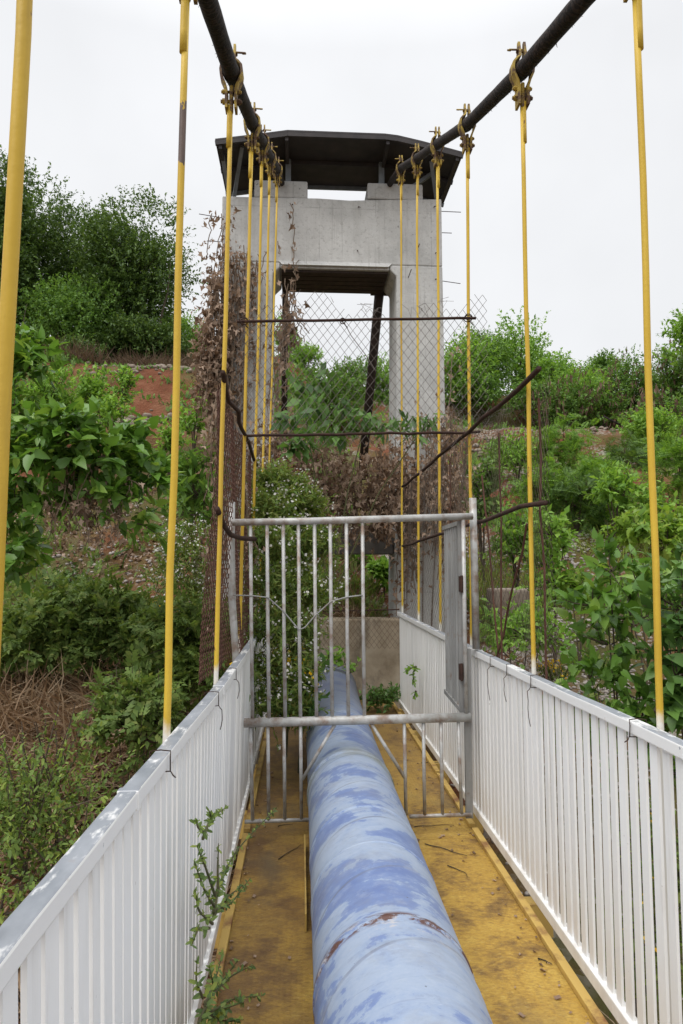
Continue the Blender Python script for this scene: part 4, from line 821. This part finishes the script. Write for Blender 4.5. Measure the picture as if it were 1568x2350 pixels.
# ---- yellow and white flower weeds
def flowers(mat_, part, nfl, sz):
    def f(root, r, lobes, tips):
        m_ = MB(); p = tips[r.choice(len(tips), min(nfl, len(tips)), replace=False)]; p = np.repeat(p, 4, 0)+r.normal(0, sz*1.3, (len(p)*4, 3))
        leaves(m_, 'flower', p, rand_unit(r, len(p)), np.array([0, 0, 1.])+r.normal(0, .5, p.shape), sz*(.6+.7*r.random(len(p)))); m_.build(part, mat_, root)['kind'] = 'stuff'
    return f
def both(root, r, lobes, tips):
    flowers('whiteflower', 'white_flowers', 460, .0165)(root, r, lobes, tips)
    low = tips[(tips[:, 2] < 1.0)]; 
    if len(low) > 5: flowers('yellowflower', 'yellow_flowers', 16, .022)(root, r, lobes, low)
nearbush('flowering_weed', 'tall bush of tiny white daisies with some yellow blooms behind the gate bars', 'flowering bush', (-.12, 5.6, 0),
    [(640, 1130, .3, 40), (620, 1190, 0, 42), (680, 1180, .3, 50), (610, 1270, -.4, 40), (670, 1270, 0, 50), (715, 1260, .3, 40), (620, 1360, -.5, 40), (680, 1370, -.2, 46), (715, 1380, .2, 30), (625, 1460, -.6, 38), (675, 1470, -.4, 42), (630, 1560, -.7, 34), (680, 1560, -.5, 36), (620, 1640, -.8, 28), (665, 1640, -.7, 30)],
    5.6, 'narrow', 'weed', .060, 2300, 12, .17, 51, trunk=.008, upb=.7, stem='greenstem', extra=both)
nearbush('flowering_weed', 'clump of white flowering weeds left of the rusty mesh', 'flowering bush', g_at(430, 7),
    [(400, 1260, .2, 36), (440, 1300, 0, 40), (380, 1330, 0, 34), (420, 1370, -.1, 40), (460, 1240, .3, 28), (350, 1400, -.1, 28), (450, 1400, -.2, 34)], 7, 'narrow', 'weed', .07, 300, 10, .17, 52, trunk=.008, upb=.7, stem='greenstem', extra=flowers('whiteflower', 'white_flowers', 200, .017))
nearbush('flowering_weed', 'yellow flowering weeds in front of the white clump on the left bank', 'flowering bush', g_at(330, 6.7),
    [(330, 1415, 0, 26), (300, 1430, 0, 22), (370, 1430, 0, 24)], 6.7, 'narrow', 'weed', .06, 90, 8, .12, 53, trunk=.006, upb=.7, stem='greenstem', extra=flowers('yellowflower', 'yellow_flowers', 16, .024))
nearbush('flowering_weed', 'small clump of yellow flowers on the gravel right of the second right hanger', 'flowering bush', g_at(1275, 6.4),
    [(1265, 1555, 0, 18), (1285, 1558, 0, 18)], 6.4, 'narrow', 'weed', .05, 60, 8, .1, 54, trunk=.005, upb=.7, stem='greenstem', extra=flowers('yellowflower', 'yellow_flowers', 30, .018))
nearbush('flowering_weed', 'yellow flowering weeds seen between the near slats of the right railing', 'flowering bush', g_at(1560, 2.7, 1900),
    [(1500, 1960, .3, 60), (1560, 2000, .2, 70), (1500, 2130, .2, 70), (1570, 2200, .2, 70), (1620, 2080, .2, 70), (1480, 2250, .1, 60)], 2.9, 'narrow', 'weed', .06, 260, 9, .16, 55, trunk=.006, upb=.7, stem='greenstem', extra=flowers('yellowflower', 'yellow_flowers', 40, .014))
nearbush('weed_clump', 'dark green weeds at the corner of the end wall beside the pipe', 'weeds', (.8, 7.4, 0),
    [(870, 1600, 0, 18), (895, 1608, -.2, 16), (850, 1610, -.1, 14), (905, 1590, .1, 10)], 7.3, 'leaf', 'mulberry_dark', .05, 110, 7, .09, 56, trunk=.005, stem='greenstem')
nearbush('weed_clump', 'bright leafy stems growing over the far end of the pipe', 'weeds', (.2, 7.5, .3),
    [(790, 1525, 0, 12), (770, 1515, .1, 12), (815, 1540, 0, 10), (750, 1520, 0, 12)], 7.4, 'leaf', 'brightleaf', .08, 24, 5, .1, 57, trunk=.005, stem='greenstem')
nearbush('weed_clump', 'broad leaved weed at the foot of the daisy bush beside the pipe', 'weeds', (-.02, 5.2, 0),
    [(700, 1600, 0, 20), (712, 1560, 0, 16), (705, 1635, -.2, 16)], 5.2, 'oval', 'mulberry_dark', .085, 34, 6, .1, 58, trunk=.006, stem='greenstem')
# sprigs that grow through the railings
def sprig(label, branches, Y, size, mat_, seed, nleaf=26, group='shoots growing through the railings', inb=.285):
    r = np.random.default_rng(seed); paths = [np.array([P(x, y, min(Y+dy, inb/FPX*1567*1567/max(1, 692-x) if inb else 99)) for x, y, dy in br]) for br in branches]
    root = thing('shrub_shoot', label, 'shoot', paths[0][0], group); st = MB(); fo = MB()
    for pth in paths:
        t_ = np.linspace(0, 1, len(pth)); tt = np.linspace(0, 1, 14); cv = np.stack([np.interp(tt, t_, pth[:, k]) for k in range(3)], -1)
        cv[1:-1] = (cv[:-2]+2*cv[1:-1]+cv[2:])/4; st.tube(cv, np.linspace(.005, .0012, 14)*(Y/3), 5)
        L = np.linalg.norm(np.diff(cv, axis=0), axis=1).sum(); n = int(nleaf*2.3*L/.45)+5
        u = r.random(n)**.85*.97+.03; p = np.stack([np.interp(u, tt, cv[:, k]) for k in range(3)], -1); tg = unit(cv[-1]-cv[0])[None]
        ld = unit(rand_unit(r, n)*.8+tg*.6); leaves(fo, 'oval', p, ld, np.array([0, -.4, 1.])+r.normal(0, .4, (n, 3)), size*(.6+.7*r.random(n))*(1.1-.4*u))
    st.build('stem', 'greenstem', root); fo.build('leaves', mat_, root); return root
sprig('tall leafy shoot growing up through the left railing towards the gate', [[(490, 2110, 0), (500, 2040, .05), (535, 1960, .1), (590, 1900, .2), (632, 1858, .3)], [(495, 2060, 0), (470, 1985, 0), (452, 1940, 0)], [(497, 2050, 0), (520, 1990, -.05), (548, 1950, -.05)],
    [(492, 2080, 0), (470, 2045, 0), (445, 1975, 0)], [(493, 2100, 0), (520, 2060, -.05), (560, 2030, -.1)], [(488, 2120, 0), (455, 2090, 0), (448, 2040, 0)], [(490, 2090, 0), (530, 2075, -.1), (575, 2015, 0)], [(500, 2040, 0), (500, 1980, -.05), (502, 1935, -.05)], [(480, 2130, 0), (455, 2130, 0), (440, 2170, 0)]], 3.05, .022, 'privet', 61, 15)
sprig('thin pale shoot tip against the upper slats of the left railing', [[(466, 1925, 0), (478, 1890, 0), (495, 1870, 0), (520, 1852, .05)], [(470, 1910, 0), (455, 1900, 0), (450, 1885, 0)], [(480, 1895, 0), (485, 1875, 0), (480, 1860, 0)]], 2.95, .024, 'olive', 62, 17)
sprig('bushy dark shoot lying over the deck edge at the bottom of the left railing', [[(455, 2350, 0), (480, 2290, 0), (520, 2240, 0), (545, 2205, 0)], [(470, 2330, 0), (540, 2290, 0), (605, 2285, 0)], [(460, 2340, 0), (500, 2320, -.1), (560, 2300, -.1)], [(470, 2310, 0), (500, 2230, 0), (510, 2190, .05)],
    [(465, 2290, 0), (450, 2250, 0), (452, 2210, 0)], [(480, 2330, 0), (520, 2345, -.05), (560, 2340, -.1)], [(470, 2300, 0), (530, 2240, 0), (580, 2215, .1)], [(450, 2370, -.1), (490, 2350, -.15), (520, 2330, -.15)], [(470, 2320, 0), (490, 2260, 0), (480, 2215, 0)]], 2.42, .024, 'privet', 63, 15)
sprig('small green sprig hanging on the inside of the far right railing', [[(955, 1530, 0), (948, 1545, -.05), (950, 1570, -.1)], [(955, 1530, 0), (940, 1535, -.1), (932, 1542, -.1)], [(955, 1585, 0), (950, 1600, 0)]], 6.0, .05, 'brightleaf', 64, 30, inb=None)
# ---- green branch of long leaves in front of the tower
gb = thing('green_branch', 'branch of long drooping green leaves between the tower and the gate', 'branch', (.35, 7.3, 1.2)); r = np.random.default_rng(71)
st = MB(); fo = MB()
for x, y, dy, rad in ((690, 880, .2, 26), (740, 870, .3, 30), (720, 930, 0, 40), (660, 960, 0, 26), (790, 930, .2, 30), (840, 960, .1, 30), (700, 1010, -.2, 34), (670, 1020, -.2, 24), (930, 965, -.3, 36), (985, 960, -.4, 24), (960, 985, -.4, 26), (880, 975, 0, 26), (760, 985, 0, 30), (800, 985, .1, 24)):
    c = P(x, y, 7.2+dy)
    if x in (690, 840, 985): st.tube([np.array([.3, 7.4, 1.1]), (c+np.array([.3, 7.4, 1.3]))/2+[0, 0, .1], c], [.012, .008, .004], 5)
    n = int(rad*.9); p = c+rand_unit(r, n)*(rad/FPX*7.2)*r.random((n, 1))**.5
    leaves(fo, 'narrow' if x > 860 else 'leaf', p, unit(np.array([0, 0, -.55])+rand_unit(r, n)*.8), rand_unit(r, n)*.6+[0, -.2, .8], .17*(.6+.6*r.random(n)))
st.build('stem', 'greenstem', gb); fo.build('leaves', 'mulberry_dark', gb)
# ---- dead vines
def vine(name, label, strands, Y, size, dens, seed, spread=.05, par=None):
    r = np.random.default_rng(seed); st = MB(); fo = MB(); base = P(strands[0][0], strands[0][1], Y)
    root = thing(name, label, 'dead vine', base, 'dead brown vines')
    for (x0, y0, x1, y1, k) in strands:
        for j in range(k):
            a = P(x0+r.normal(0, 6), y0+r.uniform(-10, 25), Y+r.uniform(-.06, .06)); b_ = P(x1+r.normal(0, 8), y1+r.uniform(-50, 20), Y+r.uniform(-.10, .02))
            n = 9; cv = a+(b_-a)*np.linspace(0, 1, n)[:, None]+np.cumsum(r.normal(0, .018, (n, 3)), 0); st.tube(cv, .0055*(Y/8), 4, cap=False)
            L = np.linalg.norm(b_-a); m_ = int(L*dens)+1; u = r.random(m_); tt = np.linspace(0, 1, n)
            p = np.stack([np.interp(u, tt, cv[:, q_]) for q_ in range(3)], -1)+r.normal(0, spread, (m_, 3))
            leaves(fo, 'crumple', p, np.array([0, 0, -.9])+r.normal(0, .55, (m_, 3)), rand_unit(r, m_), size*(.6+.8*r.random(m_)))
    st.build('stem', 'greyvine', root); fo.build('dead_leaves', 'dead', root); return root
vine('dead_vine', 'curtain of dead brown vine hanging down the outer edge of the left tower leg', [(500, 490, 490, 620, 2), (488, 600, 480, 760, 4), (497, 640, 485, 900, 6), (478, 700, 478, 940, 7), (500, 760, 490, 1000, 8), (470, 760, 480, 980, 5), (510, 800, 510, 1050, 8), (520, 560, 515, 800, 5)], 8.25, .095, 31, 81, .065)
vine('dead_vine', 'dead brown vine climbing over the face of the left tower leg', [(540, 580, 535, 800, 7), (560, 570, 555, 820, 7), (525, 700, 530, 950, 7), (580, 590, 575, 760, 3), (600, 640, 590, 860, 2), (615, 560, 605, 680, 1), (555, 800, 550, 1000, 5), (535, 460, 540, 600, 1)], 8.28, .09, 15, 82, .055)
vine('dead_vine', 'dead brown vine hanging from the beam along the left pole in the tower opening', [(680, 570, 676, 660, 2), (672, 470, 678, 600, 1), (640, 530, 635, 600, 1), (668, 640, 665, 800, 6), (655, 680, 652, 860, 6), (640, 740, 640, 930, 4), (683, 700, 688, 810, 3), (630, 840, 625, 980, 3)], 8.3, .10, 11, 83, .05)
vine('dead_vine', 'wide heap of dead brown vine draped over the lower tower beam above the gate', [(x, y, x+12*((x//13) % 3-1), yb, 4) for x, y, yb in ((600, 980, 1130), (625, 1000, 1140), (640, 940, 1130), (670, 980, 1160), (700, 1030, 1200), (725, 1010, 1210), (750, 1030, 1200), (775, 1040, 1190), (800, 1060, 1200), (825, 1050, 1215), (850, 1040, 1225), (875, 1040, 1230), (900, 1050, 1235), (925, 1060, 1240), (945, 1080, 1250), (760, 1120, 1200), (860, 1120, 1235))], 7.9, .090, 64, 84, .12)
vine('dead_vine', 'dead brown vine hanging beside the right tower leg down to the right railing', [(930, 1080, 935, 1400, 5), (950, 1060, 945, 1330, 5), (1035, 940, 1040, 1250, 6), (1015, 960, 1012, 1150, 4), (1050, 970, 1050, 1280, 5), (975, 1050, 970, 1250, 4), (1030, 800, 1030, 940, 1), (905, 1000, 905, 1240, 4), (925, 960, 920, 1150, 4), (960, 970, 955, 1250, 5), (990, 960, 990, 1250, 6), (1010, 1010, 1010, 1300, 5), (958, 880, 962, 960, 1)], 8.15, .085, 20, 85, .06)
vine('dead_vine', 'dead brown creeper hanging out of the left mulberry bush', [(150, 1060, 145, 1230, 6), (180, 1080, 175, 1240, 5), (215, 1090, 220, 1260, 6), (250, 1110, 250, 1260, 5), (280, 1120, 285, 1230, 3), (120, 1080, 115, 1200, 3), (300, 1090, 310, 1150, 2)], 4.95, .060, 24, 86, .03)
vine('dead_vine', 'dead brown vine tangled in the rusty mesh on the right side', [(990, 1000, 985, 1180, 4), (1005, 1030, 1000, 1260, 4), (1045, 1010, 1050, 1200, 4), (1060, 1050, 1060, 1250, 3)], 6.0, .06, 15, 87, .04)
vine('dead_vine', 'dead brown creeper grown through the rusty mesh beside the left gate post', [(505, 900, 500, 1180, 4), (525, 950, 520, 1300, 5), (545, 1000, 540, 1350, 5), (515, 1150, 505, 1430, 4), (560, 1080, 560, 1320, 4), (490, 1200, 490, 1450, 3)], 4.7, .055, 15, 88, .035)
loose('bare_branch', 'bare grey twigs sticking out right of the dark left bank tree', 'branch', [P(360, 790, 25), P(372, 720, 25), P(385, 670, 25), P(392, 600, 25)], [.05, .04, .03, .01], 'bark')
for o_ in ():
    pass

# ================================================================== GROUND COVER (uncountable)
def cover(name, region, n, tp, mat_, size, seed, mask=None, upb=1.0, droop=0, label=None):
    r = np.random.default_rng(seed); x0, x1, y0, y1 = region; X = r.uniform(x0, x1, n); Y = y0+(y1-y0)*r.random(n)
    if mask is not None:
        k = mask(X, Y, r); X, Y = X[k], Y[k]
    Z = ground(X, Y)-.01; p = np.stack([X, Y, Z], -1); m_ = len(p)
    d = unit(np.stack([r.normal(0, .6, m_), r.normal(0, .6, m_)-droop, np.full(m_, upb)], -1))
    mb = MB(); leaves(mb, tp, p+d*0, d, rand_unit(r, m_), size*(.5+.9*r.random(m_))); o = mb.build(name, mat_); o['kind'] = 'stuff'
    if label: o['label'] = label
    return o
off = lambda X, Y: (np.abs(X-.36) > .95) | (Y > 9.3)
cover('undergrowth', (-16, 20, 8.5, 33), 46000, 'pinnate', 'midleaf', .24, 91, lambda X, Y, r: off(X, Y) & (fbm(X, Y, .35)+.25*r.random(len(X)) > np.where(X < -.5, np.where(Y < 20, .42, .30), np.where((Y > 17) & (Y < 23), .36, .24))-np.clip((Y-20)/40, 0, .2)), label='low green undergrowth on the hillside')
cover('seedling_leaves', (-14, 18, 10, 26), 9000, 'leaf', 'brightleaf', .14, 92, lambda X, Y, r: fbm(X, Y, .8) > .0, label='rows of small green seedlings on the red soil')
cover('seedling_leaves', (-7, -1, 15.5, 21), 2600, 'leaf', 'midleaf', .14, 88, lambda X, Y, r: np.sin(Y*9+X) > .1, label='low green seedlings on the left terrace')
cover('dry_grass', (-5.5, -.95, 7.5, 14), 6000, 'blade', 'drygrass', .17, 87, lambda X, Y, r: fbm(X, Y, 1.9)+.6*r.random(len(X)) > .25, .6, .3, label='short dry grass on the left red soil')
cover('weeds', (-5.5, -1, 8, 15), 1500, 'pinnate', 'lowshrub', .14, 86, lambda X, Y, r: fbm(X, Y, 1.3)+.4*r.random(len(X)) > .25, label='scattered green weeds on the left red soil')
cover('grass', (2.2, 9, 9.0, 15), 9000, 'blade', 'grass', .34, 93, lambda X, Y, r: fbm(X, Y, .7) > -.05, label='green grass on the right flat')
cover('dry_grass', (-3.9, -.62, 2.6, 6.4), 30000, 'blade', 'drygrass', .42, 94, lambda X, Y, r: fbm(X, Y, .6) > -.35, .35, .9, label='dry brown grass hanging over the left bank')
cover('dry_grass', (-8, -1.2, 20.5, 25), 7500, 'blade', 'brush', .65, 95, lambda X, Y, r: fbm(X, Y, .5) > -.2, .6, .6, label='dry brown grass under the left bank trees')
cover('dry_grass', (1.4, 7, 3.5, 9), 5000, 'blade', 'drygrass', .22, 96, lambda X, Y, r: fbm(X, Y, .9) > .12, .6, .3, label='sparse dry grass on the right gravel')
cover('weeds', (1.5, 6, 4.5, 10), 5000, 'pinnate', 'weed', .14, 97, lambda X, Y, r: fbm(X, Y, .8) > .12, label='low weeds on the right gravel')
cover('weeds', (-6, -.9, 5.5, 11), 4200, 'pinnate', 'weed', .13, 98, lambda X, Y, r: fbm(X, Y, .8) > .12, label='low weeds on the left bank')
cover('dry_grass', (-.35, 1.15, 8.4, 11.5), 2600, 'blade', 'drygrass', .22, 99, None, .6, .3, label='dry brown grass behind the end wall')
cover('weeds', (-.35, 1.15, 9.0, 12), 500, 'pinnate', 'weed', .16, 90, None, label='weeds under the lower tower beam')
cover('leaf_litter', (-5.5, -.9, 6.5, 12), 7500, 'dead', 'dead', .09, 89, lambda X, Y, r: fbm(X, Y, 1.7)+.6*r.random(len(X)) > .2, .25, .3, label='brown leaf litter on the left red soil')
# stones
def stone_mesh(seed, n=9):
    r = np.random.default_rng(seed); m_ = MB(); th = np.linspace(0, math.pi, 7); V = []; F = []
    dirs = rand_unit(r, 9); cut = r.uniform(.62, .95, 9)
    for i, t_ in enumerate(th):
        for j in range(n):
            a = 2*math.pi*j/n; u = np.array([math.sin(t_)*math.cos(a), math.sin(t_)*math.sin(a), math.cos(t_)]); k = min([1]+[c/max(.05, u@d_) for c, d_ in zip(cut, dirs) if u@d_ > .3])
            V.append(u*k*(1+r.normal(0, .03)))
    for i in range(6):
        for j in range(n): F.append((i*n+j, i*n+(j+1) % n, (i+1)*n+(j+1) % n, (i+1)*n+j))
    m_.add(V, F); o = m_.build('stone', 'stone'); me = o.data; bpy.data.objects.remove(o); return me
SM = [stone_mesh(k) for k in range(5)]
r = np.random.default_rng(9)
def stones(lst, group):
    for (x, Y, s, lab) in lst:
        b_ = g_at(x, Y); o = bpy.data.objects.new('stone', SM[int(r.integers(5))]); COL.objects.link(o); o.location = b_+[0, 0, s*.25]
        o.scale = (s, s*.8, s*r.uniform(.45, .75)); o.rotation_euler = (r.uniform(-.3, .3), r.uniform(-.3, .3), r.uniform(0, 6)); tag(o, lab, 'stone', group)
stones([(262, 16.7, .24, 'pale stone at the left tip of the left bank stone pile'), (308, 16.5, .20, 'small tan stone in the left half of the left bank stone pile'), (325, 16.8, .25, 'tan stone at the back of the left bank stone pile'), (357, 16.0, .18, 'small stone below the grey one in the left bank stone pile'), (430, 16.3, .22, 'flat stone of the pile right of the second left hanger rod'), (452, 16.5, .18, 'last stone of the pile beside the dead vine curtain'),
    (285, 16.4, .34, 'largest tan stone of the stone pile on the left bank'), (345, 16.3, .26, 'grey stone in the middle of the left bank stone pile'), (372, 16.2, .22, 'pale tan stone just left of the second left hanger, at the end of the pile'),
    (1480, 22.0, .38, 'rounded grey boulder on the red soil beside the nearest right hanger rod'), (1140, 21.0, .3, 'dark grey boulder at the stone heap behind the long slanting rebar')], 'larger stones on the bank')
def rubble(name, label, cx, w, Y, dY, n, smin, smax, seed):
    r_ = np.random.default_rng(seed); mb = MB(); me = SM[0]; vs_ = [np.array([v.co[:] for v in m_.vertices]) for m_ in SM]; fs = np.array([list(p.vertices) for p in me.polygons])
    for k in range(n):
        X = cx+r_.normal(0, w); YY = Y+r_.normal(0, dY); s = r_.uniform(smin, smax); a = r_.uniform(0, 6); R_ = np.array([[math.cos(a), -math.sin(a), 0], [math.sin(a), math.cos(a), 0], [0, 0, 1]])
        mb.addq((vs_[k % 5]*[s, s*.8, s*.6])@R_.T+[X, YY, float(ground(X, YY))+s*.2], fs)
    o = mb.build(name, 'gravel' if name == 'gravel' else 'stone'); o['kind'] = 'stuff'; o['label'] = label
rubble('rubble', 'rubble of broken stones along the left terrace', P(340, 950, 16.6)[0], .55, 16.6, .42, 170, .04, .16, 1)
rubble('rubble', 'rubble of broken stones under the left dry grass', P(360, 900, 20)[0], .9, 20, .5, 130, .04, .14, 2)
rubble('rubble', 'heap of broken stones behind the right mesh', P(1170, 970, 20.5)[0], .55, 20.5, .3, 80, .05, .15, 3)
rubble('rubble', 'broken stones along the right red terrace', P(1430, 965, 21)[0], 1.6, 21, .5, 70, .04, .12, 4)
rubble('gravel', 'grey gravel on the right bank', 2.9, 1.0, 7.4, 1.7, 3200, .008, .038, 5)
rubble('gravel', 'loose stones on the left red soil', -2.8, 1.2, 9.6, 1.2, 900, .008, .045, 8)
rubble('gravel', 'pale gravel on the right flat', 4.4, 1.1, 12.2, .9, 1200, .015, .05, 6)
rubble('gravel', 'gravel behind the tower', .7, .6, 9.9, .5, 500, .012, .04, 7)
blk = MB().box(tuple(P(1140, 1520, 8.3)), tuple(P(1240, 1352, 8.3)+[0, .45, 0])).build('masonry_block', 'stone', origin=P(1190, 1520, 8.3), bevel=.03); tag(blk, 'rough grey masonry block standing behind the right mesh', 'block')
loose('hose', 'black hose running down the red soil on the right bank', 'hose', [P(1385, 955, 21), P(1410, 968, 20.9), P(1440, 982, 20.8), P(1475, 990, 20.7), P(1510, 992, 20.7)], .03, 'cable')
# ---- litter on the deck
TW = [((640, 1970), (690, 1938), 'thin dark twig on the deck left of the pipe'), ((950, 1895), (1040, 1893), 'dark twig on the deck just before the right gate bars'), ((975, 1935), (1075, 1965), 'bent twig on the deck right of the pipe, nearest the rust strip'), ((968, 1750), (1012, 1748), 'short dark twig lying behind the right gate bars'),
      ((1030, 1985), (1080, 2010), 'reddish twig beside the right yellow curb strip'), ((635, 1895), (672, 1890), 'short dark twig at the foot of the left gate bars'), ((1240, 2200), (1268, 2215), 'tiny brown twig near the bottom right of the deck')]
for k, (a, b_, lab) in enumerate(TW):
    def dk(x, y):
        d_ = FW+RT*(x-784)/FPX+UP*(1175-y)/FPX; return EYE+d_*(-1.543/d_[2])
    p, q_ = dk(*a), dk(*b_); loose('twig', lab, 'twig', jitline(p, q_, 7, .006, 300+k)*[1, 1, 0]+[0, 0, .006], np.linspace(.003, .0013, 7), 'bark', 'twigs lying on the deck', 5)
lit = MB(); r = np.random.default_rng(12); n = 520
p = np.stack([np.where(r.random(n) < .4, np.where(r.random(n) < .6, -.285+.1*r.random(n)**2, r.uniform(-.28, .1, n)), np.where(r.random(n) < .55, .985-.12*r.random(n)**2, r.uniform(.45, .98, n))), r.uniform(2.2, 7.5, n), np.full(n, .006)], -1)
leaves(lit, 'dead', p, np.stack([r.normal(size=n), r.normal(size=n), np.zeros(n)], -1), np.array([0, 0, 1.])+r.normal(0, .1, (n, 3)), (.006+.026*r.random(n)**3)); o = lit.build('leaf_litter', 'dead'); o['kind'] = 'stuff'; o['label'] = 'scattered leaf litter on the yellow deck'
